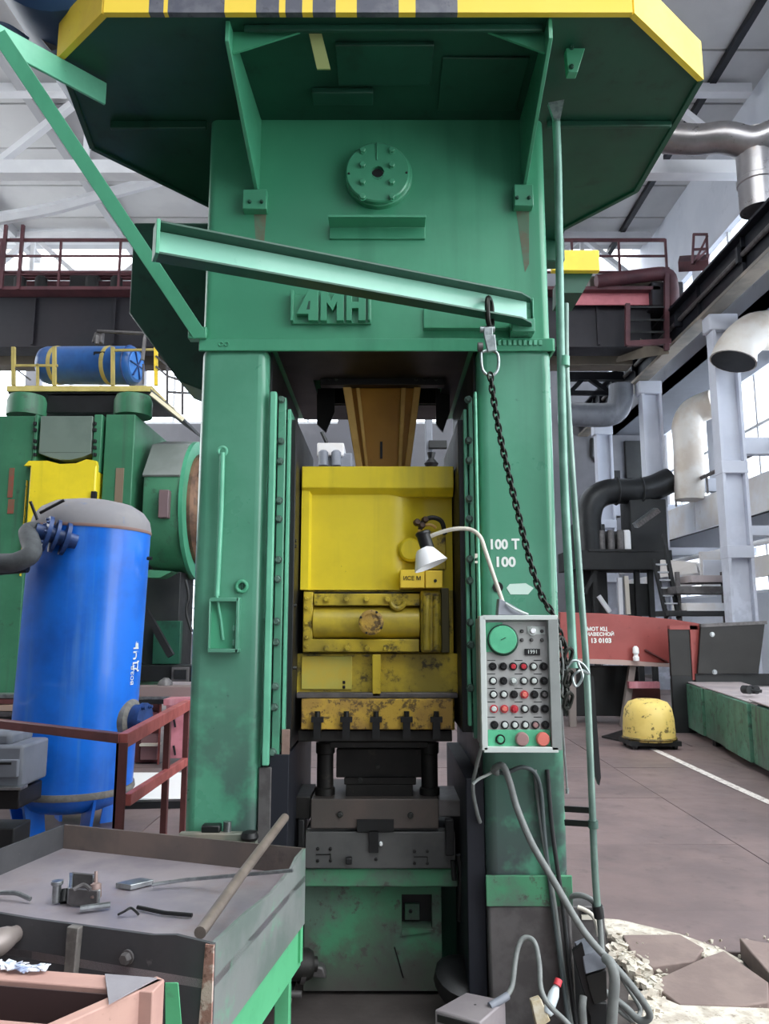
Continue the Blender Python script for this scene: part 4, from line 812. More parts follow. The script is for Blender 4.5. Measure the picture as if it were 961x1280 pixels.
# ================================================================== CABLES AND CLUTTER AT THE RIGHT FOOT
def cable(name, label, pts, r, m, cat='cable'): o = MB().tube(spline(pts, 7), r, 10).build(name, m); return tag(o, label, cat)
cable('supply_hose', 'long thick grey hose from the column hole sweeping down to the floor', [W(622, 966, 3.17), W(617, 962, 3.13), W(628, 957, 3.1), W(637, 978, 3.1), W(646, 1010, 3.08), W(665, 1055, 3.06), W(690, 1098, 3.04), W(730, 1165, 3.02), W(770, 1210, 3.02), W(795, 1240, 3.04), W(812, 1268, 3.06), W(800, 1276, 3.08), W(780, 1258, 3.12), W(745, 1232, 3.16)], .0135, RUBG, 'hose')
cable('supply_cable', 'dark cable looping out of the column hole and straight down', [W(618, 964, 3.18), W(632, 966, 3.15), W(652, 959, 3.14), W(668, 966, 3.15), W(676, 990, 3.17), W(680, 1040, 3.175), W(688, 1110, 3.17), W(700, 1200, 3.15), W(712, 1290, 3.1)], .009, mat('slate_cable', '#50595a', .45))
cable('panel_cable', 'light grey cable hanging from the left edge of the control box', [W(604, 868, 3.05), W(606, 890, 3.04), W(605, 920, 3.06), W(596, 955, 3.12), W(591, 985, 3.17), W(596, 1015, 3.2), W(600, 1028, 3.22)], .008, RUBG)
cable('short_cable', 'short pale cable stub crossing the column edge below the control box', [W(591, 980, 3.14), W(598, 974, 3.14), W(610, 968, 3.15), W(617, 964, 3.17)], .006, GREYL)
for i, (u0, u1, u2, m) in enumerate(((668, 693, 716, mat('flat_grey_cable', '#6f7472', .5)), (684, 703, 722, RUBD))):
    cable('riser_cable', ('flat grey' if i == 0 else 'black') + ' riser cable lying against the right column foot', [W(u0, 962, 3.188), W((u0 + u1) / 2 - 3, 1040, 3.18), W(u1, 1130, 3.165), W((u1 + u2) / 2, 1220, 3.15), W(u2, 1292, 3.13)], .009, m)
cable('loop_hose', 'pale hose arching out beside the pipe bottom', [W(708, 1122, 3.2), W(725, 1119, 3.16), W(742, 1128, 3.13), W(749, 1150, 3.12), W(752, 1185, 3.1), W(754, 1200, 3.08)], .011, RUBG, 'hose')
cable('loop_hose', 'short white hose behind the arching hose', [W(722, 1134, 3.24), W(735, 1140, 3.22), W(744, 1150, 3.2), W(748, 1170, 3.2)], .009, IVORY, 'hose')
cable('drain_hose', 'thick grey hose standing upright in front of the black box', [W(757, 1198, 3.0), W(764, 1206, 2.96), W(768, 1225, 2.95), W(766, 1255, 2.95), W(763, 1300, 2.96)], .019, RUBG, 'hose')
cable('drain_hose', 'bent grey hose behind the black box touching the rubble', [W(770, 1212, 3.15), W(785, 1235, 3.15), W(800, 1262, 3.15), W(790, 1275, 3.12), W(772, 1262, 3.12)], .009, RUBG, 'hose')
cable('stub_hose', 'short upright hose stub at the foot of the column', [W(729, 1245, 3.05), W(728, 1262, 3.03), W(730, 1290, 3.02)], .014, RUBG, 'hose')
jb_ = thing('junction_box', 'black junction box with a sloped lid among the hoses', 'box', (W(745, 1280, 3.12).x, 3.15, 0))
MB().hexa([W(732, 1220, 3.05), W(758, 1213, 3.05), W(759, 1250, 3.05), W(742, 1256, 3.05)], [p + Vector((0, .14, 0)) for p in (W(732, 1220, 3.05), W(758, 1213, 3.05), W(759, 1250, 3.05), W(742, 1256, 3.05))]).build('case', BLACKS, jb_, .003)
MB().hexa([W(728, 1195, 3.06), W(750, 1186, 3.06), W(758, 1210, 3.04), W(732, 1218, 3.04)], [p + Vector((0, .13, 0)) for p in (W(728, 1195, 3.06), W(750, 1186, 3.06), W(758, 1210, 3.04), W(732, 1218, 3.04))]).build('lid', GREYM, jb_, .003)
MB().prism([W(u, v, 3.06) for u, v in ((716, 1190), (728, 1180), (746, 1262), (738, 1270))], (0, .02, 0)).build('back_plate', BLK, jb_)
box('stand', BLACKM, (W(735, 1250, 3.12).x, 3.1, 0), (W(757, 1250, 3.12).x, 3.16, .18), jb_, .004)
sb_ = thing('splice_block', 'small grey splice block with a pale band beside the pipe', 'box', (W(735, 1160, 3.3).x, 3.35, 0))
box('body', STEELD, W(712, 1185, 3.3), W(745, 1120, 3.42), sb_, .005); box('pale_band', IVORY, W(727, 1150, 3.29), W(743, 1143, 3.3), sb_, .001); box('dark_band', BLK, W(727, 1142, 3.29), W(742, 1136, 3.3), sb_, .001); box('plinth', BLACKM, (W(714, 1185, 3.3).x, 3.3, 0), (W(742, 1185, 3.3).x, 3.4, zz(1185, 3.3)), sb_, .003)
# foot pedal
pd_ = thing('foot_pedal', 'grey metal foot pedal box on the floor before the press', 'foot pedal', (W(590, 1275, 2.9).x, 2.95, 0))
qa = [W(543, 1262, 2.88), W(600, 1278, 2.78), W(632, 1250, 2.92), W(583, 1240, 3.02)]
MB().hexa([Vector((p.x, p.y, .02)) for p in qa], qa).build('pedal_cover', mat('warm_grey_cover', '#8b8486', .5, col2='#797276', s=5, amt=.6), pd_, .006)
MB().hexa([W(546, 1263, 2.875) + Vector((0, -.004, -.035)), W(592, 1276, 2.79) + Vector((0, -.004, -.035)), W(592, 1276, 2.79) + Vector((0, -.004, -.012)), W(546, 1263, 2.875) + Vector((0, -.004, -.012))], [p + Vector((0, .006, 0)) for p in (W(546, 1263, 2.875) + Vector((0, -.004, -.035)), W(592, 1276, 2.79) + Vector((0, -.004, -.035)), W(592, 1276, 2.79) + Vector((0, -.004, -.012)), W(546, 1263, 2.875) + Vector((0, -.004, -.012)))]).build('toe_opening', BLK, pd_)
box('base_plate', STEELD, (qa[0].x, 2.75, 0), (qa[2].x, 3.05, .02), pd_, .003)
bolts(hexbolt(.006, .006, (0, 0, 1)), BLK, [W(594, 1258, 2.9)], pd_, 'screw')
MB().tube([W(612, 1258, 2.88), W(626, 1250, 2.9), W(634, 1245, 2.92)], .014, 10).build('cable_gland', GREYM, pd_)
MB().tube(spline([W(632, 1246, 2.92), W(640, 1232, 2.95), W(645, 1195, 3.0), W(651, 1176, 3.02), W(660, 1172, 3.02), W(669, 1180, 3.0), W(674, 1205, 2.97), W(676, 1235, 2.93), W(685, 1255, 2.9), W(705, 1275, 2.88), W(730, 1300, 2.86)], 7), .0095, 10).build('pedal_cable', RUBG, pd_)
# bottle and paper packet at the foot
bt = thing('bottle', 'small clear bottle with a red cap leaning at the column foot', 'bottle', W(690, 1275, 2.98))
bd = (W(697, 1228, 3.0) - W(686, 1262, 2.95)).normalized()
MB().lathe([(.014, 0), (.02, .01), (.02, .07), (.011, .1), (.011, .115)], 14, W(684, 1268, 2.95), bd).build('body', mat('milky_plastic', '#c8d2d6', .3), bt); MB().lathe([(.014, 0), (.014, .022)], 14, W(696, 1232, 2.995), bd).build('cap', mat('bright_red_cap', '#d9424c', .4), bt)
pk = MB().hexa([W(664, 1252, 2.97), W(676, 1248, 2.97), W(688, 1276, 2.93), W(672, 1288, 2.93)], [p + Vector((0, .05, -.01)) for p in (W(664, 1252, 2.97), W(676, 1248, 2.97), W(688, 1276, 2.93), W(672, 1288, 2.93))]).build('paper_packet', mat('cream_packet', '#cdbb96', .7, col2='#e4ddcc', s=18, amt=.8), None, .003)
tag(pk, 'crumpled cream paper packet beside the red-capped bottle', 'packet')
# scrap lumps between table and press base
def lump(name, label, pts, y, dy, m, cat):
    p = [W(u, v, y) for u, v in pts]; o = MB().prism(p, (0, dy, 0)).build(name, m, None, .008); return tag(o, label, cat)
wm = thing('scrap_motor', 'grease-black scrap motor lying beside the table leg', 'scrap', (W(367, 1235, 3.4).x, 3.4, 0))
MB().lathe([(.05, 0), (.062, .01), (.062, .11), (.05, .13), (.03, .13), (.03, .15)], 18, W(352, 1206, 3.4), (1, .3, -.1)).build('body', DARKST, wm); MB().lathe([(.066, 0), (.066, .02)], 18, W(374, 1208, 3.43), (1, .3, -.1)).build('end_ring', STEELD, wm); box('foot', BLACKM, W(340, 1240, 3.35), W(372, 1220, 3.5), wm, .005)
o = MB().tube([W(332, 1243, 3.3), W(377, 1243, 3.3)], .014, 10).build('steel_bar', STEELD); tag(o, 'short round steel bar on the floor under the table edge', 'bar')
lump('steel_offcut', 'grey steel offcut leaning on the press base', [(385, 1222), (408, 1224), (404, 1210), (392, 1207)], 3.52, .06, STEELD, 'scrap')
hp_ = MB().lathe([(.03, -.06), (.09, -.055), (.12, -.01), (.12, .03), (.09, .05), (.05, .05)], 18, W(578, 1228, 3.35), (.2, -.3, 1)).build('oil_pan', BLACKM); tag(hp_, 'black oil pan in the dark corner by the right column', 'pan')
# broken concrete floor to the right
def slab(name, label, pts, z0, z1, m, tilt=(0, 0)):
    b_ = [G(u, v, z0) for u, v in pts]; c = sum(b_, Vector()) / len(b_)
    t_ = [p + Vector((0, 0, z1 - z0 + (p.x - c.x) * tilt[0] + (p.y - c.y) * tilt[1])) for p in b_]
    b_ = [Vector((p.x, p.y, -.02)) for p in b_]
    o = MB().hexa(b_, t_).build(name, m, None, .006); return tag(o, label, 'floor slab')
slab('floor_slab', 'large brown broken screed slab among white rubble', [(812, 1236), (880, 1210), (905, 1203), (961, 1240), (961, 1262), (930, 1265), (850, 1262)], 0, .035, CONCB, (.03, .05))
slab('floor_slab', 'smooth grey brown slab fragment behind the rubble', [(778, 1178), (850, 1176), (880, 1192), (868, 1208), (815, 1216), (790, 1200)], 0, .03, CONCB, (-.02, .03))
slab('floor_slab', 'flat floor slab lifting at the far right edge', [(925, 1192), (1010, 1200), (1010, 1240), (965, 1238), (938, 1208)], 0, .06, CONCB, (-.1, .04))
slab('floor_slab', 'white concrete strip bordering the brown floor', [(752, 1150), (775, 1152), (850, 1170), (905, 1190), (930, 1205), (900, 1206), (850, 1182), (775, 1180), (760, 1172)], 0, .012, CONC)
slab('floor_slab', 'white crumbled concrete patch along the bottom edge', [(810, 1245), (850, 1262), (961, 1266), (1010, 1300), (820, 1310), (800, 1280)], 0, .02, CONC)
slab('floor_slab', 'brown floor plate with a ragged broken edge behind the white strip', [(748, 1139), (1010, 1139), (1010, 1225), (961, 1200), (925, 1190), (905, 1189), (870, 1176), (850, 1169), (800, 1156), (775, 1151), (752, 1149)], 0, .002, FLOORP)
rb = MB(); rg = random.Random(3)
for _ in range(240):
    t = rg.random(); u, v = (770 + 60 * t + rg.gauss(0, 9), 1180 + 75 * t + rg.gauss(0, 9)) if rg.random() < .6 else (rg.uniform(795, 961), rg.uniform(1255, 1295) if rg.random() < .6 else 1170 + rg.uniform(0, 30))
    p = G(u, v, 0); s_ = rg.uniform(.004, .02) ** 1.0 * (1.4 if u < 830 else .6); an = rg.uniform(0, 6.28); ca_, sa_ = math.cos(an), math.sin(an)
    vs = [p + Vector((s_ * (sx_ * rg.uniform(.4, 1) * ca_ - sy_ * rg.uniform(.4, 1) * sa_), s_ * (sx_ * rg.uniform(.4, 1) * sa_ + sy_ * rg.uniform(.4, 1) * ca_), (rg.uniform(.3, 1.3) * s_ if sz_ > 0 else -.005) + .008)) for sz_ in (-1, 1) for sx_, sy_ in ((-1, -1), (1, -1), (1, 1), (-1, 1))]
    rb.hexa(vs[:4], vs[4:])
tag(rb.build('concrete_rubble', CONC, None), 'white broken concrete rubble beside the press foot', 'rubble', kind='stuff')

# ================================================================== STEEL TRAY TABLE
ZT = .85
A_, B_, C_ = G(80, 1030, ZT), G(382, 1060, ZT), G(267, 1178, ZT); D_ = C_ + (A_ - B_) * 1.06
tt = thing('tray_table', 'steel tray bench with raised dark rim and bright green apron in front of the press', 'bench', ((A_.x + C_.x) / 2, (A_.y + C_.y) / 2, 0))
def wallp(n, m, p, q, z0, z1, th=.008, inset=0, ztop=None, par=tt):
    d = (q - p).normalized(); nn = Vector((-d.y, d.x, 0)); cen = (A_ + B_ + C_ + D_) / 4
    if (cen - p).dot(nn) < 0: nn = -nn
    a = p + nn * inset; b = q + nn * inset; a2 = a + nn * th; b2 = b + nn * th
    top = ztop or [(0, z1), (1, z1)]
    mb = MB()
    for (t0, h0), (t1, h1) in zip(top[:-1], top[1:]):
        f = lambda P, Q, t, z: Vector((P.x + (Q.x - P.x) * t, P.y + (Q.y - P.y) * t, z))
        mb.hexa([f(a, b, t0, z0), f(a, b, t1, z0), f(a2, b2, t1, z0), f(a2, b2, t0, z0)], [f(a, b, t0, h0), f(a, b, t1, h1), f(a2, b2, t1, h1), f(a2, b2, t0, h0)])
    return mb.build(n, m, par)
MB().prism([Vector((p.x, p.y, .745)) for p in (A_, B_, C_, D_)], (0, 0, .02)).build('tray_floor', TRAY, tt)
wallp('rim_back', mat('rim_inner_brown', '#5f5753', .55, .2, col2='#7a6a62', s=2.5, amt=.8, grime='#3f3c3b', gs=6, gamt=.6), A_, B_, .70, ZT)
wallp('rim_side', TRAYS, B_, C_, .61, ZT, .01, 0, [(0, ZT), (.12, ZT - .003), (.2, ZT - .022), (.45, ZT - .03), (.7, ZT - .012), (1, ZT - .004)])
wallp('rim_front', TRAYD, C_, D_, .60, ZT, .01, 0, [(0, ZT - .004), (.1, ZT + .004), (.16, ZT - .004), (.5, ZT - .008), (1, ZT)])
wallp('rim_side', TRAYD, D_, A_, .61, ZT)
wallp('apron', GREENT, B_, C_, .48, .60, .02, .012); wallp('apron', GREENT, C_, D_, .48, .60, .02, .012); wallp('apron', GREENT, A_, B_, .5, .69, .02, .012)
fd = (D_ - C_).normalized(); fn = Vector((fd.y, -fd.x, 0)); fn = fn if fn.y < 0 else -fn; sd = (B_ - C_).normalized()
rc = C_ + fd * .03; MB().hexa([Vector((p.x, p.y, .6)) + fn * .004 for p in (C_ - fd * .002, C_ + fd * .035, C_ + fd * .035 - fn * .006, C_ - fd * .002 - fn * .006)], [Vector((p.x, p.y, ZT - .005)) + fn * .004 for p in (C_ - fd * .002, C_ + fd * .02, C_ + fd * .02 - fn * .006, C_ - fd * .002 - fn * .006)]).build('rust_corner', RUSTP, tt)
bpos = C_ + fd * .235 + fn * .004; bpos.z = .79
bo = bolts(hexbolt(.014, .02, fn), STEELD, [bpos], tt)
s0 = C_ + fd * .385; MB().hexa([Vector((p.x, p.y, .63)) for p in (s0, s0 + fd * .03, s0 + fd * .03 + fn * .02, s0 + fn * .02)], [Vector((p.x, p.y, ZT - .005)) for p in (s0 - fd * .01, s0 + fd * .025, s0 + fd * .025 + fn * .02, s0 - fd * .01 + fn * .02)]).build('rim_strap', mat('rubbed_strap', '#77736f', .6, .2, col2='#56524f', s=20, amt=.8), tt, .003)
wc = C_ + fd * .3 + fn * .006; wc.z = .66; MB().torus(wc, .03, .006, fn, 14, 6, 0, 1.8).build('weld_bead', STEELD, tt)
for p in (A_, B_, C_, D_):
    c = (A_ + B_ + C_ + D_) / 4; q = p + (c - p).normalized() * .07; box('leg', GREENT, (q.x - .025, q.y - .025, 0), (q.x + .025, q.y + .025, .6), tt, .004)
br0 = W(205, 1228, 1.83); MB().hexa([W(206, 1290, 1.86), W(228, 1290, 1.86), W(228, 1290, 1.9), W(206, 1290, 1.9)], [W(206, 1228, 1.86), W(223, 1228, 1.86), W(223, 1228, 1.9), W(206, 1228, 1.9)]).build('corner_bracket', GREENT, tt, .002)
# things on the tray
o = MB().tube([W(250, 1166, 2.02), W(300, 1096, 2.37), W(356, 1022, 2.85)], .0155, 12).build('steel_rod', mat('brown_rod_steel', '#857a72', .45, .4, col2='#6a615b', s=12, amt=.6)); tag(o, 'long thick steel rod leaning over the back rim of the tray', 'rod')
sp = thing('long_spatula', 'long thin rod tool with a flat paddle end lying across the tray', 'tool', G(190, 1106, .77))
zt_ = .768
MB().tube([G(190, 1106, .785), G(230, 1100, .79), G(366, 1088, ZT + .006)], .006, 8).build('handle_rod', STEEL, sp)
MB().hexa([G(144, 1110, zt_), G(163, 1113, zt_), G(192, 1106, zt_), G(176, 1103, zt_)], [p + Vector((0, 0, .016)) for p in (G(144, 1110, zt_), G(163, 1113, zt_), G(192, 1106, zt_), G(176, 1103, zt_))]).build('paddle', STEEL, sp, .002)
cp = thing('c_clamp', 'grey steel clamp with a square opening lying at the front of the tray', 'clamp', G(105, 1128, .77))
fr = [G(86, 1131, .77), G(122, 1134, .77), G(117, 1113, .77), G(88, 1110, .77)]; Z = Vector((0, 0, .05))
for i in range(4): MB().bar(fr[i] + Z * .5, fr[(i + 1) % 4] + Z * .5, .012, .045).build('clamp_frame', STEEL if i % 2 else STEELD, cp, .002)
MB().lathe([(.013, 0), (.013, .05), (.018, .052), (.018, .062)], 12, G(70, 1128, .77) + Vector((0, 0, .0)), (0, 0, 1)).build('clamp_jaw', STEEL, cp, .001)
MB().tube([G(80, 1128, .77), G(82, 1112, .80)], .014, 10).build('clamp_jaw', BLACKM, cp)
MB().lathe([(.008, 0), (.018, .015), (.016, .05), (.006, .055), (.005, .085)], 12, G(119, 1128, .78), (-.1, .2, 1)).build('clamp_screw', mat('rust_screw', '#8a7670', .5, .3), cp)
MB().tube(spline([G(92, 1112, .83), G(104, 1106, .84), G(113, 1112, .83)], 5), .006, 8).build('clamp_spring', STEELD, cp)
MB().tube([G(100, 1136, .78), G(138, 1131, .78)], .009, 8).build('clamp_bar', STEEL, cp)
o = MB().tube(spline([G(148, 1143, .77), G(156, 1139, .785), G(163, 1135, .79), G(168, 1138, .785), G(173, 1143, .77)], 5), .0035, 6).build('bent_wire', BLACKM); tag(o, 'small bent black wire by the front rim of the tray', 'wire')
o = MB().tube([G(172, 1134, .775), G(205, 1141, .775), G(240, 1144, .775)], .006, 8).build('thin_bar', BLACKM); tag(o, 'thin black bar lying along the front rim of the tray', 'bar')
o = MB().tube(spline([G(-15, 1116, .78), G(5, 1116, .79), G(22, 1117, .79), G(38, 1124, .78)], 5), .007, 8).build('bent_rod', STEEL); tag(o, 'bright bent rod at the picture edge of the tray', 'rod')
kb = MB().lathe([(.02, -.05), (.022, -.035), (.028, -.02), (.034, .01), (.026, .035), (.0, .045)], 18, W(2, 1176, 2.06), fn).build('lever_knob', mat('worn_grey_knob', '#8f8581', .4, .3), tt); kb['label'] = 'round worn grey knob on the table front'

# ================================================================== CRATE IN FRONT
ZC = .86
P1, P2, P3 = G(206, 1224, ZC), G(58, 1290, ZC), G(-70, 1203, ZC)
cra = thing('wooden_crate', 'open pinkish brown wooden crate with paper scraps on its rim', 'crate', ((P1.x + P3.x) / 2, (P1.y + P2.y) / 2, 0))
def board(n, p, q, z0, z1, th, m, side):
    d = (q - p).normalized(); nn = Vector((-d.y, d.x, 0)) * th * side
    return MB().hexa([Vector((k.x, k.y, z0)) for k in (p, q, q + nn, p + nn)], [Vector((k.x, k.y, z1)) for k in (p, q, q + nn, p + nn)]).build(n, m, cra, .003)
P4 = P3 + (P2 - P1)
for k in range(3):
    z0, z1 = ZC - .17 * (k + 1) + .004, ZC - .17 * k
    board('side_board', P1, P2, z0, z1, .028, WOODB, 1 if ((P3 - P1).dot(Vector((-(P2 - P1).y, (P2 - P1).x, 0))) > 0) else -1)
    board('back_board', P1, P3, z0, z1, .055, WOODB, 1 if ((P2 - P1).dot(Vector((-(P3 - P1).y, (P3 - P1).x, 0))) > 0) else -1)
    board('side_board', P3, P4, z0, z1, .028, WOODB, 1 if ((P1 - P3).dot(Vector((-(P4 - P3).y, (P4 - P3).x, 0))) > 0) else -1)
    board('front_board', P2, P4, z0, z1, .028, WOODB, 1 if ((P1 - P2).dot(Vector((-(P4 - P2).y, (P4 - P2).x, 0))) > 0) else -1)
MB().prism([Vector((p.x, p.y, ZC - .5)) for p in (P1, P2, P4, P3)], (0, 0, .015)).build('crate_floor', CRIN, cra)
i1, i2 = (P2 - P1).normalized(), (P3 - P1).normalized()
MB().prism([P1 + i1 * .08 + i2 * .035 - Vector((0, 0, .004)), P3 + i1 * .08 - i2 * .03 - Vector((0, 0, .004)), P3 + i1 * .08 - i2 * .03 - Vector((0, 0, .49)), P1 + i1 * .08 + i2 * .035 - Vector((0, 0, .49))], i1 * .003).build('crate_shade_sheet', CRIN, cra)  # dark sheet paints in the shade inside the crate
cq = (P1 + P2 + P3 + P4) / 4
for p in (P1, P2, P3, P4): q = p + (cq - p) * .3; box('crate_leg', WOODB, (q.x - .025, q.y - .025, 0), (q.x + .025, q.y + .025, ZC - .49), cra, .003)
fl = [G(131, 1219, ZC + .004), G(196, 1224, ZC + .004), G(136, 1256, ZC + .004)]
o = MB().prism(fl, (0, 0, .003)).build('corner_flap', FLAPG, cra)
rg = random.Random(5)
for k in range(26):
    p = G(rg.uniform(-2, 62), rg.uniform(1205, 1217), ZC) ; t = (p - P1).dot((P3 - P1).normalized()); p = P1 + (P3 - P1).normalized() * t + (P2 - P1).normalized() * rg.uniform(.002, .03); a = rg.uniform(0, 3); s_ = rg.uniform(.006, .014)
    e1 = Vector((math.cos(a), math.sin(a), rg.uniform(-.3, .3))) * s_; e2 = Vector((-math.sin(a), math.cos(a), rg.uniform(-.2, .2))) * s_ * .7; p.z = ZC + .006 + rg.uniform(0, .006)
    MB().prism([p - e1 - e2, p + e1 - e2, p + e1 + e2, p - e1 + e2], (0, 0, .0015)).build('paper_scrap', CHIPS, cra)

# ================================================================== BLUE TANK AND RAILING
YT = 6.3
t0, t1 = W(88, 985, YT), W(115, 664, YT); tax = (t1 - t0); TL = tax.length; tax.normalize(); TR = .475
tank = thing('air_tank', 'upright bright blue air tank with dusty grey dome, standing behind the red railing', 'tank', (t0.x, YT, 0))
MB().lathe([(TR, 0), (TR, TL)], 48, t0, tax).build('shell', BLUE, tank)
MB().lathe([(TR + .004, 0), (TR + .002, .03), (TR * .97, .1), (TR * .86, .17), (TR * .66, .225), (TR * .35, .255), (.0, .265)], 48, t0 + tax * TL, tax).build('dome', DUSTY, tank)
MB().lathe([(TR * .2, -.16), (TR * .6, -.14), (TR * .85, -.09), (TR * .97, -.03), (TR, 0)], 48, t0, tax).build('bottom_dome', BLUE, tank)
MB().lathe([(TR + .012, -.015), (TR + .018, .0), (TR + .012, .035)], 48, t0 + tax * .01, tax).build('weld_band', WELD, tank); MB().lathe([(TR + .006, -.012), (TR + .009, .0), (TR + .006, .012)], 48, t0 + tax * TL, tax).build('weld_band', mat('rusty_seam', '#8a6f68', .7), tank)
for ang in (-2.35, -1.95, -.8, .6, 2.2):
    e = Vector((math.cos(ang), math.sin(ang), 0)); n_ = Vector((-e.y, e.x, 0)) * .012; b0 = Vector((t0.x, t0.y, 0)) + e * (TR * .72); 
    MB().hexa([b0 - n_ - e * .1, b0 + n_ - e * .1, b0 + n_ + e * .06, b0 - n_ + e * .06], [p + Vector((0, 0, t0.z - .02)) for p in (b0 - n_ - e * .06, b0 + n_ - e * .06, b0 + n_ + e * .13, b0 - n_ + e * .13)]).build('leg', BLUE, tank)
# valve and pipes near the top
vd = Vector((-.8, -.52, .22)).normalized(); vp = t0 + tax * (TL - .13) + Vector((.02, -.475, 0))
for k, (r_, h0, h1, m) in enumerate(((.06, -.05, .26, BLUED), (.13, .02, .05, BLUED), (.13, .1, .125, BLUED), (.14, .16, .19, BLUED))): MB().lathe([(r_, h0), (r_, h1)], 18, vp, vd).build('flange', m, tank)
FB = hexbolt(.012, .02, vd)
x_, y_ = frame(vd)
bolts(FB, BLUED, [vp + vd * .19 + (x_ * math.cos(a) + y_ * math.sin(a)) * .11 for a in [k * math.pi / 4 for k in range(8)]], tank)
MB().tube([vp + vd * .2 + Vector((-.05, 0, .1)), vp + vd * .2 + Vector((-.1, -.03, .24))], .012, 6).build('valve_stem', BLK, tank); MB().tube([vp + Vector((-.2, -.1, .2)), vp + Vector((-.02, -.1, .3))], .012, 6).build('valve_lever', BLK, tank)
vq = vp + vd * .24
pp = MB().tube(spline([vq, vq + Vector((-.06, -.02, -.01)), W(40, 690, 5.5), W(22, 702, 5.45), W(0, 704, 5.45), W(-60, 704, 5.45)], 5), .07, 14).build('lagged_pipe', HOSEK); tag(pp, 'thick charcoal lagged pipe running from the picture edge into the tank valve', 'pipe')
p2_ = MB().tube([W(-60, 716, 5.85), W(34, 708, 5.85)], .05, 12).build('lagged_pipe', RUBD); tag(p2_, 'thin black pipe beneath the charcoal lagged pipe', 'pipe')
# side nozzle with grey collar
nd = Vector((.985, -.17, 0)); npz = Vector((t0.x, t0.y, 0)) + nd * (TR - .01) + Vector((.02, 0, zz(898, YT)))
MB().lathe([(.17, -.08), (.16, .0), (.13, .02), (.0, .02)], 28, npz + nd * .02, nd).build('nozzle_collar', WELD, tank); MB().lathe([(.12, 0), (.12, .1), (.135, .1), (.135, .13), (.1, .13)], 24, npz, nd).build('nozzle', BLUED, tank)
bolts(hexbolt(.014, .03, nd), BLUED, [npz + nd * .13 + (frame(nd)[0] * math.cos(a) + frame(nd)[1] * math.sin(a)) * .115 for a in [k * math.pi / 3 for k in range(6)]], tank)
MB().tube([W(184, 698, YT - .1), W(190, 698, YT - .1)], .015, 8).build('nipple', BLK, tank)
def ttext(s, v, ang, h):
    e = Vector((math.sin(ang), -math.cos(ang), 0)); c = t0 + tax * ((zz(v, YT) - t0.z) / tax.z); p = c + e * (TR + .004)
    M = Matrix(((math.cos(ang), 0, math.sin(ang)), (math.sin(ang), 0, -math.cos(ang)), (0, 1, 0)))
    o = text('tank_lettering', s, p, h, WHITEP, tank, None, .001); o.rotation_euler = (M @ Matrix.Rotation(R(90), 3, 'Z')).to_euler(); return o
ttext('ДЧЬ', 820, 1.42, .085); ttext('ВОЗД', 843, 1.34, .04)

rz = 1.0
ra, rbp, rcp = G(-30, 901, rz), G(155, 923, rz), G(234, 881, rz)
rail = thing('safety_railing', 'red oxide angle-iron railing round the blue tank', 'railing', (rbp.x, rbp.y, 0))
MB().bar(ra, rbp, .055, .05).build('hand_rail', REDD, rail, .004); MB().bar(rbp + Vector((.0, -.02, -.01)), rcp, .05, .075).build('hand_rail', REDRAIL, rail, .004)  # side light put into the colours: left rail darker, right rail brighter
l0, l1 = W(159, 1000, rbp.y), Vector((rcp.x, rcp.y, W(234, 952, rcp.y).z)); MB().bar(l0, l1, .04, .06).build('lower_rail', REDRAIL, rail, .004)
MB().box((rbp.x - .03, rbp.y - .03, 0), (rbp.x - .015, rbp.y + .03, rz - .02)).box((rbp.x - .03, rbp.y - .03, 0), (rbp.x + .03, rbp.y - .018, rz - .02)).build('post', REDD, rail, .002)
tm = .62; pm_ = rbp.lerp(rcp, tm); MB().box((pm_.x - .02, pm_.y - .02, 0), (pm_.x + .02, pm_.y + .02, rz - .03)).build('post', REDD, rail, .002)
pe = rcp; MB().box((pe.x - .02, pe.y - .02, 0), (pe.x + .02, pe.y + .02, rz - .03)).build('post', REDD, rail, .002)
po = ra; MB().box((po.x - .02, po.y - .02, 0), (po.x + .02, po.y + .02, rz - .03)).build('post', REDD, rail, .002)
# cabinets and benches beyond the railing
cb_ = thing('red_cabinet', 'open brown-red steel cabinet with a small hatch behind the railing', 'cabinet', (W(183, 950, 9.03).x, 9.23, 0))
def cz(n, m, u0, v0, u1, v1, y0, y1, par, bev=.004): return bz(n, m, u0, v0, u1, v1, y0, y1, par, bev)
cz('back_panel', REDD, 166, 876, 200, 955, 9.18, 9.23, cb_); cz('frame_bar', REDRAIL, 196, 872, 201, 960, 9.03, 9.09, cb_); cz('frame_bar', REDD, 165, 876, 198, 884, 9.03, 9.09, cb_)
cz('hatch', PINKP, 174, 890, 196, 905, 9.15, 9.18, cb_); cz('door', mat('dusty_mauve_paint', '#8d6a6c', .5), 175, 918, 197, 950, 9.11, 9.18, cb_); cz('shelf', IVORY, 174, 930, 197, 933, 9.03, 9.17, cb_); cz('plinth', BLACKM, 166, 955, 200, 978, 9.08, 9.23, cb_)
cb2 = thing('pink_locker', 'faded pink steel locker with two black latches beside the green column', 'locker', (W(220, 950, 8.73).x, 8.93, 0))
cz('body', PINKP, 205, 880, 246, 948, 8.73, 9.13, cb2); cz('lid', PINKP, 204, 874, 246, 882, 8.70, 9.15, cb2)
for v in (897, 932): MB().bar(W(217, v, 8.70), W(219, v + 12, 8.70), .02, .02, (0, 1, 0)).build('latch', BLK, cb2)
for u in (207, 244): MB().bar(W(u, 948, 8.93), Vector((W(u, 948, 8.93).x, 8.93, 0)), .03, .03).build('leg', REDD, cb2)
wb_ = thing('work_bench', 'brown bench with a steel-edged top below the far press', 'bench', (W(205, 860, 9.30).x, 9.0, 0))
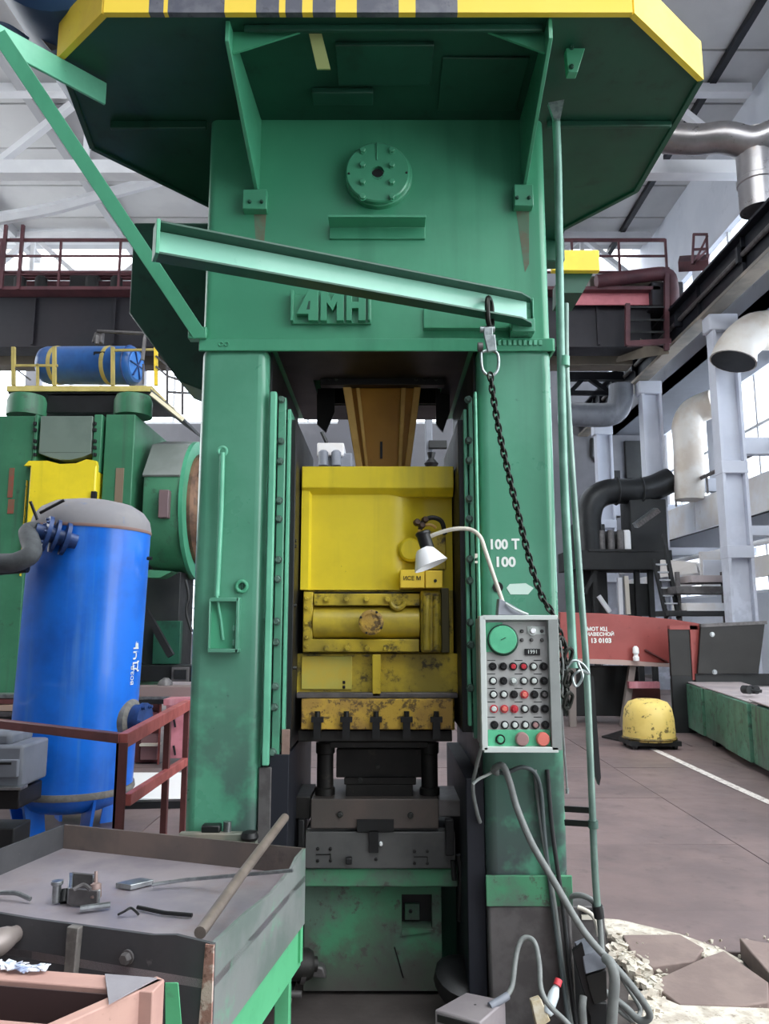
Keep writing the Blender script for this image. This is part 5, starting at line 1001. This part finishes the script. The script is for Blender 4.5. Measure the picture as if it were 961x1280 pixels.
cz('bench_front', mat('dusty_brown_paint', '#7d6c69', .6), 155, 856, 250, 868, 9.30, 9.0, wb_); cz('bench_edge', STEEL, 155, 868, 250, 872, 9.25, 9.0, wb_); cz('bench_rail', BLACKM, 155, 872, 250, 877, 9.28, 9.0, wb_)
for u in (170, 236): MB().bar(W(u, 876, 9.45), Vector((W(u, 876, 9.45).x, 9.45, 0)), .06, .06).build('leg', BLACKM, wb_)
o = MB().lathe([(.09, 0), (.1, .03), (.08, .1), (.03, .14)], 9, W(206, 862, 9.25), (.1, -.1, 1)).build('scrap_lump', STEELD); tag(o, 'grey scrap lump lying on the brown bench edge', 'scrap')
wp = MB().prism([G(160, 1000, 0), G(250, 1000, 0), G(250, 967, 0), G(160, 967, 0)], (0, 0, .012)).build('sun_patch', mat('sun_patch_white', '#f4f4f2', .4)); tag(wp, 'patch of sunlight painted as a white plate on the floor behind the railing', 'sheet')  # white plate stands in for sunlight on the floor
bk = MB().bar(G(150, 1006, .03), G(250, 1004, .03), .08, .06).build('black_kerb', BLACKM); tag(bk, 'low black kerb bar in front of the painted sun patch', 'kerb bar')
# grey casing at the picture edge
gm = thing('grey_machine', 'grey machine casing with drawer slots at the picture edge beside the tank', 'machine', (W(0, 980, 5.2).x, 5.4, 0))
cz('casing', GREYM, -70, 932, 29, 986, 5.2, 5.6, gm, .02); cz('top_cover', GREYM, -70, 915, 14, 934, 5.25, 5.6, gm, .03); cz('drawer', GREYM, -60, 950, 22, 972, 5.17, 5.22, gm, .006); cz('slot', BLK, -60, 953, 14, 956, 5.165, 5.172, gm, 0)
cz('slot', STEEL, -70, 984, 26, 988, 5.15, 5.25, gm, .002); cz('undercarriage', BLACKM, -70, 988, 24, 1012, 5.25, 5.6, gm, .01); MB().box((W(-60, 1000, 5.3).x, 5.3, 0), (W(20, 1000, 5.3).x, 5.55, .25)).build('plinth', DARKM, gm, .01)
bk2 = thing('steel_rack', 'low rack of stacked steel bars behind the blue tank', 'rack', (W(0, 880, 7.6).x, 7.7, 0))
for k, (v0, v1, m) in enumerate(((868, 873, STEEL), (874, 880, REDD), (881, 889, mat('tan_bar', '#b59a86', .6)), (890, 896, STEELD), (897, 902, BLACKM))): cz('bar', m, -60, v0, 40, v1, 7.6, 7.8, bk2)
cz('stand', DARKM, -50, 902, 36, 990, 7.65, 7.75, bk2)

# ================================================================== FAR PRESS ON THE LEFT
YL = 9.5
lpz = thing('far_press', 'second green press with a yellow slide standing behind the blue tank', 'press', (W(80, 900, YL).x, YL + .8, 0))
def qz(n, m, u0, v0, u1, v1, y0=YL, y1=YL + .4, bev=.008, par=lpz): return bz(n, m, u0, v0, u1, v1, y0, y1, par, bev)
GC2 = mat('far_press_green', '#3f7d5c', .5, col2='#2f6a4c', s=.9, amt=.8, streak='#39463d', stamt=.6, grime='#2a302a', gs=4, glo=.58, ghi=.7, gamt=.6)
MB().box((W(-70, 600, YL).x, YL, 0), (W(38, 600, YL).x, YL + 1.6, zz(520, YL))).build('left_column', GC2, lpz, .01)
MB().box((W(128, 600, YL).x, YL, 0), (W(165, 600, YL).x, YL + 1.6, zz(518, YL))).build('right_column', GC2, lpz, .01)
MB().box((W(38, 600, YL).x, YL + .3, 0), (W(128, 600, YL).x, YL + 1.5, zz(522, YL))).build('body', GREEND, lpz, .01)
qz('crown_panel', GREYGRN, 48, 520, 116, 566, YL - .05, YL + .3)
MB().prism([W(48, 566, YL - .05)] + [W(48 + 68 * t, 566 + 9 * math.sin(t * math.pi), YL - .05) for t in (.2, .4, .6, .8)] + [W(116, 566, YL - .05)], (0, .2, 0)).build('panel_curve', GREYGRN, lpz)
for u0, u1 in ((39, 48), (114, 128)):
    g_ = qz('guide_strip', GC2, u0, 518, u1, 590, YL - .03, YL + .3)
    for v in (527, 535, 549, 557, 566, 576): qz('bolt_block', BLACKM, u0 + 2, v, u0 + 6, v + 4, YL - .06, YL - .02, .003, g_)
sl_ = qz('slide', YEL, 30, 580, 121, 690, YL - .1, YL + .3, .02)
MB().prism([W(30, 582, YL - .1), W(36, 576, YL - .1), W(60, 576, YL - .1), W(75, 580, YL - .1), W(95, 579, YL - .1), W(108, 574, YL - .1), W(120, 576, YL - .1), W(121, 582, YL - .1)], (0, .3, 0)).build('slide_top', YEL, lpz)
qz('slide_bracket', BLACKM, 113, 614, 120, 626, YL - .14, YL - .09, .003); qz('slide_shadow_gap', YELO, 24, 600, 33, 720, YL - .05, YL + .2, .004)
for v0, v1 in ((585, 622), (624, 642)): qz('warning_patch', mat('faded_red_patch', '#8a4a3c', .6, col2='#6d5a44', s=9, amt=.8), 9, v0, 18, v1, YL - .008, YL, 0)
qz('brown_strip', mat('brown_worn_strip', '#7a6a58', .6), 142, 585, 155, 640, YL - .01, YL, .002)
# drums on top
for u in (33, 166):
    c = W(u, 521, YL + .3); MB().lathe([(.25, 0), (.25, .2), (.22, .28), (.1, .3)], 24, c).build('top_drum', GC2, lpz)
qz('crown_top', BLACKM, 58, 494, 150, 516, YL + .35, YL + .8)
# deck and rail
dk = qz('deck', mat('pale_yellow_deck_edge', '#cdbb72', .5, col2='#b8a560', s=5, amt=.6), 8, 482, 190, 489, YL + .3, YL + 1.5, .004); qz('deck_underside', BLACKM, 10, 488, 188, 492, YL + .33, YL + 1.5, .002)
MB().prism([W(188, 486, YL - .1), W(229, 521, YL + .2), W(229, 525, YL + .2), W(188, 494, YL - .1)], (0, 1.0, 0)).build('deck_ramp', BLACKM, lpz); MB().bar(W(188, 492, YL - .12), W(229, 525, YL + .18), .03, .05).build('ramp_edge', mat('pale_edge', '#c9bfa0', .5), lpz)
DR = mat('dull_yellow_rail', '#b9a760', .5, col2='#9a8c58', s=5, amt=.6)
for u in (17, 68, 141, 195): MB().bar(W(u, 482, YL + .32), W(u, 434, YL + .32), .045, .045).build('rail_post', DR if u < 190 else YELF, lpz)
for v in (457,): MB().bar(W(17, v, YL + .32), W(72, v, YL + .32), .03, .03).build('rail_bar', DR, lpz); MB().bar(W(141, 438, YL + .32), W(195, 437, YL + .32), .03, .03).build('rail_bar', DR, lpz)
MB().bar(W(17, 459, YL + .32), W(38, 475, YL + .32), .02, .02).build('rail_bar', STEELD, lpz); MB().bar(W(47, 482, YL + .32), W(47, 455, YL + .32), .03, .03).build('rail_post', DR, lpz)
for u, v0, v1 in ((209, 505, 456), (228, 518, 475)): MB().bar(W(u, v0, YL + .3), W(u, v1, YL + .3), .03, .03).build('ramp_post', STEELD, lpz)
for a, b in (((195, 445), (209, 457)), ((209, 457), (230, 476)), ((195, 458), (209, 470)), ((209, 470), (245, 482)), ((209, 490), (245, 492))): MB().bar(W(*a, YL + .3), W(*b, YL + .3), .025, .025).build('ramp_rail', STEELD, lpz)
# flywheel with guard (drum with its axle running across the hall)
XF0, XF1 = W(176, 632, YL).x, W(222, 632, YL).x; fc = Vector((XF0, YL + .98, zz(632, YL + .5)))
oct_ = [(math.cos(a) * .97, math.sin(a) * .97) for a in [math.pi / 10 + k * math.pi / 5 for k in range(10)]]
MB().hexa([fc + Vector((0, a, b)) for a, b in oct_], [fc + Vector((XF1 - XF0, a, b)) for a, b in oct_]).build('flywheel_guard', GC2, lpz, .01)
top_ = [fc + Vector((-.01, -.985 * math.cos(t), .985 * math.sin(t))) for t in (.33, .96)]
for t0_, t1_ in ((.32, .95), (.95, 1.57)):
    q0, q1 = [fc + Vector((-.01, -math.cos(t) * .98, math.sin(t) * .98)) for t in (t0_, t1_)]
    MB().prism([q0, q1, q1 + Vector((0, -.02, .02)), q0 + Vector((0, -.02, .02))], (XF1 - XF0 + .01, 0, 0)).build('guard_cover', mat('grey_guard_paint', '#7b817d', .5, col2='#6a716c', s=2, amt=.7), lpz)
fr_ = Vector((XF1, fc.y, fc.z))
MB().lathe([(.97, 0), (.97, .05), (.8, .06), (.8, -.05)], 40, fr_, (1, 0, 0)).build('guard_ring', GREEN, lpz)
MB().lathe([(.79, .0), (.79, .1), (.74, .14), (.68, .12), (.64, .16), (.58, .14), (.5, .15)], 40, fr_, (1, 0, 0)).build('flywheel', RUSTB, lpz)
MB().lathe([(.52, .1), (.52, .18), (.46, .22), (.15, .24), (.15, .3), (.0, .3)], 32, fr_, (1, 0, 0)).build('flywheel_disc', mat('tan_flywheel_face', '#c4a468', .4, .2, col2='#8f744c', s=2, amt=.7), lpz)
qz('guard_clip', mat('mauve_clip', '#6d5a5c', .5), 197, 612, 211, 647, YL - .05, YL + .12, .01)
MB().prism([W(u, v, YL + .05) for u, v in ((182, 712), (215, 714), (200, 722), (182, 722))], (0, .3, 0)).build('drip_tray', GC2, lpz)
qz('lower_body', DARKM, 165, 715, 226, 852, YL + .5, YL + 1.2); qz('lower_panel', GREEND, 190, 776, 226, 830, YL + .4, YL + .5, .006)
MB().bar(W(181, 762, YL + .1), W(214, 820, YL + .1), .08, .08, (0, 1, 0)).build('brace', BLACKM, lpz); qz('foot_beam', BLACKM, 165, 832, 250, 852, YL + .2, YL + .6); qz('conduit_box', STEELD, 214, 834, 236, 852, YL + .15, YL + .2, .003); qz('conduit_box', BLACKM, 217, 837, 233, 849, YL + .13, YL + .15, .003)
MB().tube(spline([W(232, 725, YL), W(236, 745, YL), W(233, 765, YL), W(240, 790, YL)], 5), .02, 8).build('cable', BLK, lpz)
MB().bar(W(179, 455, YL - .2), W(179, 480, YL - .2), .02, .02).build('rail_bar', STEELD, lpz)
# blue barrel on the deck
ba, bb = W(56, 457, YL + .85), W(172, 457, YL + .6); bd = (bb - ba); BL_ = bd.length; bd.normalize(); BR = .27
brl = thing('blue_receiver', 'horizontal blue receiver barrel lying on the yellow-edged deck of the far press', 'tank', (ba + bb) / 2 - Vector((0, 0, BR)))
MB().lathe([(.05, -.05), (BR * .7, -.03), (BR * .93, .02), (BR, .08), (BR, BL_ - .14), (BR * .98, BL_ - .06), (BR * .86, BL_ - .02)], 32, ba, bd).build('shell', BLUEB, brl)
MB().lathe([(BR * .84, 0), (BR * .7, .04), (.05, .05)], 28, ba + bd * (BL_ - .05), bd).build('end_cap', mat('bright_blue_end', '#3d7cc9', .4), brl)
for k in range(6):
    a = k * math.pi / 3; x_, y_ = frame(bd); e = x_ * math.cos(a) + y_ * math.sin(a); c = ba + bd * BL_; MB().bar(c, c + e * BR * .72, .015, .03, tuple(bd)).build('end_rib', BLUED, brl)
for t in (.16, .72): MB().lathe([(BR + .004, -.03), (BR + .008, 0), (BR + .004, .03)], 32, ba + bd * BL_ * t, bd).build('strap', DR, brl)
MB().torus(ba + bd * (BL_ - .1), BR + .004, .012, bd, 32, 6).build('rim', BLUED, brl)
for v in (441, 449): MB().bar(W(118, v, YL + .44), W(131, v, YL + .42), .02, .03).build('handle', BLACKM, brl)
MB().bar(W(118, 440, YL + .44), W(118, 450, YL + .44), .02, .02).build('handle', BLACKM, brl)
pv = thing('relief_pipe', 'thin grey pipe with a bulky valve above the blue receiver barrel', 'pipe', W(124, 428, YL + .2))
MB().tube([W(122, 414, YL + .2), W(181, 417, YL + .1), W(181, 424, YL + .1), W(178, 450, YL + .1)], .025, 8).build('pipe', STEELD, pv); MB().hexa([W(114, 428, YL + .2), W(127, 428, YL + .2), W(128, 412, YL + .2), W(118, 415, YL + .2)], [p + Vector((0, .1, 0)) for p in (W(114, 428, YL + .2), W(127, 428, YL + .2), W(128, 412, YL + .2), W(118, 415, YL + .2))]).build('valve', STEELD, pv, .015)
MB().tube([W(121, 430, YL + .2), W(121, 420, YL + .2)], .03, 8).build('valve_stem', STEELD, pv)

# ================================================================== RIGHT SIDE OF THE HALL
# green container
gx = [G(842, 905, 0), G(968, 980, 0)]; gdir = (gx[1] - gx[0]); gn = Vector((-gdir.y, gdir.x, 0)).normalized(); gn = gn if gn.x > 0 else -gn
cont = thing('green_container', 'long streaked green steel container along the floor line', 'container', (gx[0] + gx[1]) / 2 + gn * .6)
a0, a1 = gx[0] - gdir * .02, gx[1] + gdir * .5; zh = .72; np_ = 7
for k in range(np_):
    p, q = a0.lerp(a1, k / np_), a0.lerp(a1, (k + 1) / np_ - .004); off = gn * (.0 if k % 2 else .03)
    MB().hexa([p + off + Vector((0, 0, .08)), q + off + Vector((0, 0, .08)), q + gn * .1 + Vector((0, 0, .08)), p + gn * .1 + Vector((0, 0, .08))], [p + off + Vector((0, 0, zh)), q + off + Vector((0, 0, zh)), q + gn * .1 + Vector((0, 0, zh)), p + gn * .1 + Vector((0, 0, zh))]).build('side_panel', BOXG, cont, .006)
MB().hexa([a0 + Vector((0, 0, .08)), a0 + gn * 1.5 + Vector((0, 0, .08)), a0 + gn * 1.5 + gdir * .02 + Vector((0, 0, .08)), a0 + gdir * .02 + Vector((0, 0, .08))], [a0 + Vector((0, 0, zh)), a0 + gn * 1.5 + Vector((0, 0, zh)), a0 + gn * 1.5 + gdir * .02 + Vector((0, 0, zh)), a0 + gdir * .02 + Vector((0, 0, zh))]).build('end_panel', BOXG, cont)
MB().hexa([p + Vector((0, 0, zh - .06)) for p in (a0 + gn * .05, a1 + gn * .05, a1 + gn * 1.5, a0 + gn * 1.5)], [p + Vector((0, 0, zh - .02)) for p in (a0 + gn * .05, a1 + gn * .05, a1 + gn * 1.5, a0 + gn * 1.5)]).build('fill', STEELD, cont)
MB().hexa([p + Vector((0, 0, .02)) for p in (a0 + gn * .12, a1 + gn * .12, a1 + gn * 1.4, a0 + gn * 1.4)], [p + Vector((0, 0, .09)) for p in (a0 + gn * .12, a1 + gn * .12, a1 + gn * 1.4, a0 + gn * 1.4)]).build('bottom_frame', BLACKM, cont)
for t in (.02, .33, .66, .95): p = a0.lerp(a1, t); MB().box((p.x + .05, p.y - .05, 0), (p.x + .2, p.y + .05, .1)).build('skid', BLACKM, cont)
for k, (t0_, t1_, w0, w1, h, lab) in enumerate(((.0, .3, .02, .8, .03, 'pale buckled sheet on the far end of the green container'), (.26, .6, .04, 1.0, .01, 'grey white sheet overlapping the rim of the green container'), (.56, .95, .04, 1.1, .03, 'bright scrap sheet on the near end of the green container'))):
    p = [a0.lerp(a1, t0_) + gn * w0, a0.lerp(a1, t1_) + gn * w0, a0.lerp(a1, t1_) + gn * w1, a0.lerp(a1, t0_) + gn * w1]
    o = MB().hexa([q + Vector((0, 0, zh + .004 + (h if i in (0, 3) else 0))) for i, q in enumerate(p)], [q + Vector((0, 0, zh + .016 + (h if i in (0, 3) else 0))) for i, q in enumerate(p)]).build('scrap_sheet', SHEET); tag(o, lab, 'sheet')
vv = thing('pipe_fitting', 'small dark pipe fitting with two round ends on the green container', 'fitting', WX(938, 866, a0.lerp(a1, .4).x + .3))
for u in (933, 942): p = W(u, 862, 9.3); MB().lathe([(.05, -.05), (.05, .05), (.02, .05)], 14, p, (.3, -1, 0)).build('round_end', DARKM, vv)
MB().tube([W(933, 862, 9.3), W(952, 864, 9.2)], .02, 8).build('stem', DARKM, vv)
# yellow bell cover
bc = G(812, 934, 0); by = thing('yellow_cover', 'chipped yellow bell-shaped machine cover on a low black trolley', 'cover', bc)
prof = [(.33, .1), (.335, .16), (.325, .38), (.305, .5), (.25, .585), (.15, .62), (.0, .63)]
o = MB().lathe(prof, 28, bc, (0, 0, 1)).build('bell', BELL, by); MB().torus(bc + Vector((0, 0, .13)), .335, .018, (0, 0, 1), 28, 6).build('skirt_rim', mat('chipped_rim', '#8a7434', .6, col2='#3d3523', s=14, amt=.9), by)
MB().box((bc.x - .33, bc.y - .25, .05), (bc.x + .33, bc.y + .25, .11)).build('trolley', BLACKM, by)
for sx_ in (-.26, .26): 
    for sy_ in (-.2, .2): MB().lathe([(.05, -.02), (.05, .02)], 12, (bc.x + sx_, bc.y + sy_, .05), (1, 0, 0)).build('wheel', BLACKM, by)
MB().tube([W(797, 876, bc.y), W(822, 877, bc.y)], .03, 8).build('lifting_eye', STEEL, by)
# red hopper sheet with stencil
YH = 12.2
hop = thing('red_hopper', 'big red oxide steel hopper with white stencil lettering on a low stand', 'hopper', (W(790, 900, YH).x, YH + .5, 0))
MB().prism([W(u, v, YH) for u, v in ((700, 765), (760, 767), (840, 774), (878, 780), (876, 831), (836, 829), (700, 823))], (0, .9, 0)).build('hopper_body', HOPRED, hop, .01)
MB().prism([W(u, v, YH - .05) for u, v in ((700, 823), (780, 825), (838, 830), (838, 834), (700, 828))], (0, .95, 0)).build('bottom_edge', mat('pale_rusty_edge', '#b39a92', .6), hop)
text('stencil_lettering', 'МОТ КЦ', W(746, 786.5, YH - .004), .06, WHITEP, hop, width=1.0, ext=.002, bold=.04); text('stencil_lettering', 'НАВЕСНОЙ', W(750, 793, YH - .004), .055, WHITEP, hop, width=1.05, ext=.002, bold=.04); text('stencil_lettering', '13 0103', W(751, 801, YH - .004), .075, WHITEP, hop, width=1.0, ext=.002, bold=.05)
for a, b in (((790, 832), (778, 892)), ((715, 828), (715, 892))): MB().bar(W(*a, YH + .1), G(b[0], 893, 0) if False else Vector((W(*b, YH + .1).x, YH + .1, 0)), .1, .1).build('leg', mat('dusty_leg', '#7d736e', .6), hop)
MB().bar(W(785, 856, YH), W(823, 856, YH), .12, .1).build('cross_bar', PINKP, hop); qb = MB().box(W(788, 880, YH + .2), W(822, 860, YH + .3)).build('stand_panel', REDD, hop)
MB().bar(W(806, 812, YH - .02), W(834, 827, YH - .02), .02, .04, (0, 1, 0)).build('rib', REDD, hop)
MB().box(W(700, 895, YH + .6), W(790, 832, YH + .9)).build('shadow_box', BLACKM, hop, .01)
ins = MB().lathe([(.05, 0), (.05, .06), (.035, .07), (.035, .1), (.05, .12), (.045, .2), (.02, .23)], 14, W(795, 826, YH - .1)).build('white_insulator', WHITE); tag(ins, 'white insulator cup standing on the red hopper edge', 'insulator')
# black sheet panels to the right
YK = 11.6
bsn = thing('black_partition', 'tall narrow black sheet panel in a red frame beside the hopper', 'panel', (W(854, 840, YK).x, YK, 0))
MB().box(W(839, 845, YK), W(866, 786, YK + .06)).build('sheet', BLACKS, bsn, .004); MB().box(W(837, 787, YK - .02), W(868, 782, YK + .08)).build('frame_bar', HOPRED, bsn); MB().box(W(866, 850, YK - .02), W(872, 782, YK + .08)).build('frame_bar', HOPRED, bsn); MB().box((W(840, 850, YK).x, YK, 0), (W(870, 850, YK).x, YK + .06, zz(845, YK))).build('foot_panel', DARKM, bsn)
bs2 = thing('black_partition', 'wide slanting black sheet panel at the right of the red hopper', 'panel', (W(910, 840, YK).x, YK, 0))
MB().prism([W(u, v, YK - .1) for u, v in ((876, 783), (956, 779), (948, 842), (872, 842))], (0, .05, 0)).build('sheet', BLACKS, bs2, .004); MB().bar(W(875, 782, YK - .08), W(957, 778, YK - .08), .08, .05).build('top_edge', STEELD, bs2); MB().box((W(868, 850, YK).x, YK - .05, 0), (W(990, 850, YK).x, YK, zz(842, YK))).build('foot_panel', DARKM, bs2)
bolts(hexbolt(.03, .02), STEEL, [W(890, 793, YK - .1), W(893, 840, YK - .1)], bs2, 'latch')
# dark steel planks on the floor
for i, (p, lab) in enumerate(((((728, 884), (785, 893), (788, 897), (728, 889)), 'long flat dark steel strip on the floor behind the yellow cover'), (((752, 922), (790, 910), (800, 918), (790, 930)), 'dark steel plate half under the yellow cover'))):
    o = MB().prism([G(u, v, .004) for u, v in p], (0, 0, .02)).build('floor_offcut', BLACKM); tag(o, lab, 'offcut')
# dark machine with elbow duct, platform and ladder
YM = 19.0
dm = thing('furnace', 'dark furnace machine with a fat black elbow duct near the back wall', 'furnace', (W(765, 740, YM).x, YM + .5, 0))
MB().tube(spline([W(738, 705, YM), W(736, 670, YM), W(735, 645, YM), W(742, 625, YM), W(760, 615, YM), W(790, 614, YM), W(815, 610, YM), W(838, 600, YM)], 6), .33, 18).build('elbow_duct', DUCTD, dm)
for u in (770, 800): p = W(u, 614, YM); MB().torus(p, .34, .03, (1, 0, 0), 24, 6).build('duct_flange', DARKM, dm)
MB().box(W(720, 775, YM), W(745, 660, YM + .8)).build('stack_box', DARKM, dm, .02); MB().box(W(790, 690, YM - .2), W(818, 630, YM + .6)).build('cabinet', DARKM, dm, .02)
MB().box(W(745, 700, YM), W(790, 668, YM + .7)).build('machine_body', mat('grey_black_casting', '#3b3c3c', .6), dm, .02)
for u in (752, 764, 776, 784): MB().lathe([(.1, 0), (.1, .5), (.07, .55)], 12, W(u, 690, YM - .2)).build('gas_valve', STEELD if u != 784 else WHITE, dm)
MB().box(W(712, 712, YM - .6), W(818, 693, YM + .6)).build('platform', DARKM, dm, .01); MB().bar(W(735, 688, YM - .6), W(818, 688, YM - .6), .06, .06).build('platform_rail', BLACKM, dm)
for u in (722, 742, 795, 812): MB().bar(W(u, 710, YM - .3), Vector((W(u, 710, YM - .3).x, YM - .3, 0)), .12, .12).build('platform_leg', DARKM, dm)
for a, b, m in (((748, 745), (762, 765), TRUSS), ((774, 722), (776, 768), TRUSS), ((782, 720), (785, 768), IVORY), ((730, 742), (745, 712), DARKM)): MB().bar(W(*a, YM - .4), W(*b, YM - .4), .1, .1, (0, 1, 0)).build('prop', m, dm)
MB().box(W(788, 770, YM - .2), W(806, 730, YM)).build('door_panel', DARKM, dm, .01)
MB().hexa([W(795, 655, YM - .8), W(822, 635, YM - 1.4), W(826, 640, YM - 1.4), W(798, 660, YM - .8)], [p + Vector((0, .3, .05)) for p in (W(795, 655, YM - .8), W(822, 635, YM - 1.4), W(826, 640, YM - 1.4), W(798, 660, YM - .8))]).build('chute', STEEL, dm)
ld = thing('steel_ladder', 'black steel ladder with pale rungs leading up to the dark platform', 'ladder', W(838, 775, 16.5))
MB().bar(W(817, 700, 16.5), W(833, 772, 15.8), .07, .1, (0, 1, 0)).build('stringer', BLACKM, ld); MB().bar(W(829, 668, 16.7), W(848, 772, 15.8), .07, .1, (0, 1, 0)).build('stringer', BLACKM, ld)
for k in range(7): t = (k + .6) / 7.4; MB().bar(W(817 + 16 * t, 700 + 72 * t, 16.5 - .7 * t), W(835 + 13 * t, 700 + 72 * t, 16.5 - .7 * t), .18, .03).build('rung', mat('pale_rung', '#b9bcc2', .5), ld)
# white cladding stack and shelves in the aisle
st = thing('material_shelf', 'grey shelf stand with pale boards between the white pillars', 'shelf', (7.9, 15.8, 0))
for u0, v0, u1, v1, m in ((845, 735, 905, 742, STEELD), (858, 755, 906, 764, WBAND), (864, 722, 905, 728, SHEET), (836, 764, 905, 770, DARKM)): MB().box(W(u0, v1, 15.6), W(u1, v0, 16.4)).build('shelf_board', m, st, .01)
for u in (846, 903): MB().bar(W(u, 715, 16), Vector((W(u, 715, 16).x, 16, 0)), .08, .08).build('upright', STEELD, st)
MB().box(W(878, 735, 16.9), W(908, 690, 17.0)).build('white_panel', WBAND, st, .01); MB().box(W(880, 720, 16.85), W(900, 700, 16.9)).build('white_panel', HALLWH, st, .01)
aw = thing('canopy_sheet', 'ragged pale canopy sheet hanging under the mezzanine', 'canopy', W(845, 715, 17.6))
MB().hexa([W(825, 700, 17.8), W(870, 703, 17.0), W(872, 716, 17.0), W(825, 722, 17.8)], [p + Vector((.1, .15, .02)) for p in (W(825, 700, 17.8), W(870, 703, 17.0), W(872, 716, 17.0), W(825, 722, 17.8))]).build('sheet', WBAND, aw)
MB().bar(W(872, 704, 17), W(880, 722, 17), .06, .06, (0, 1, 0)).build('strut', TRUSS, aw)
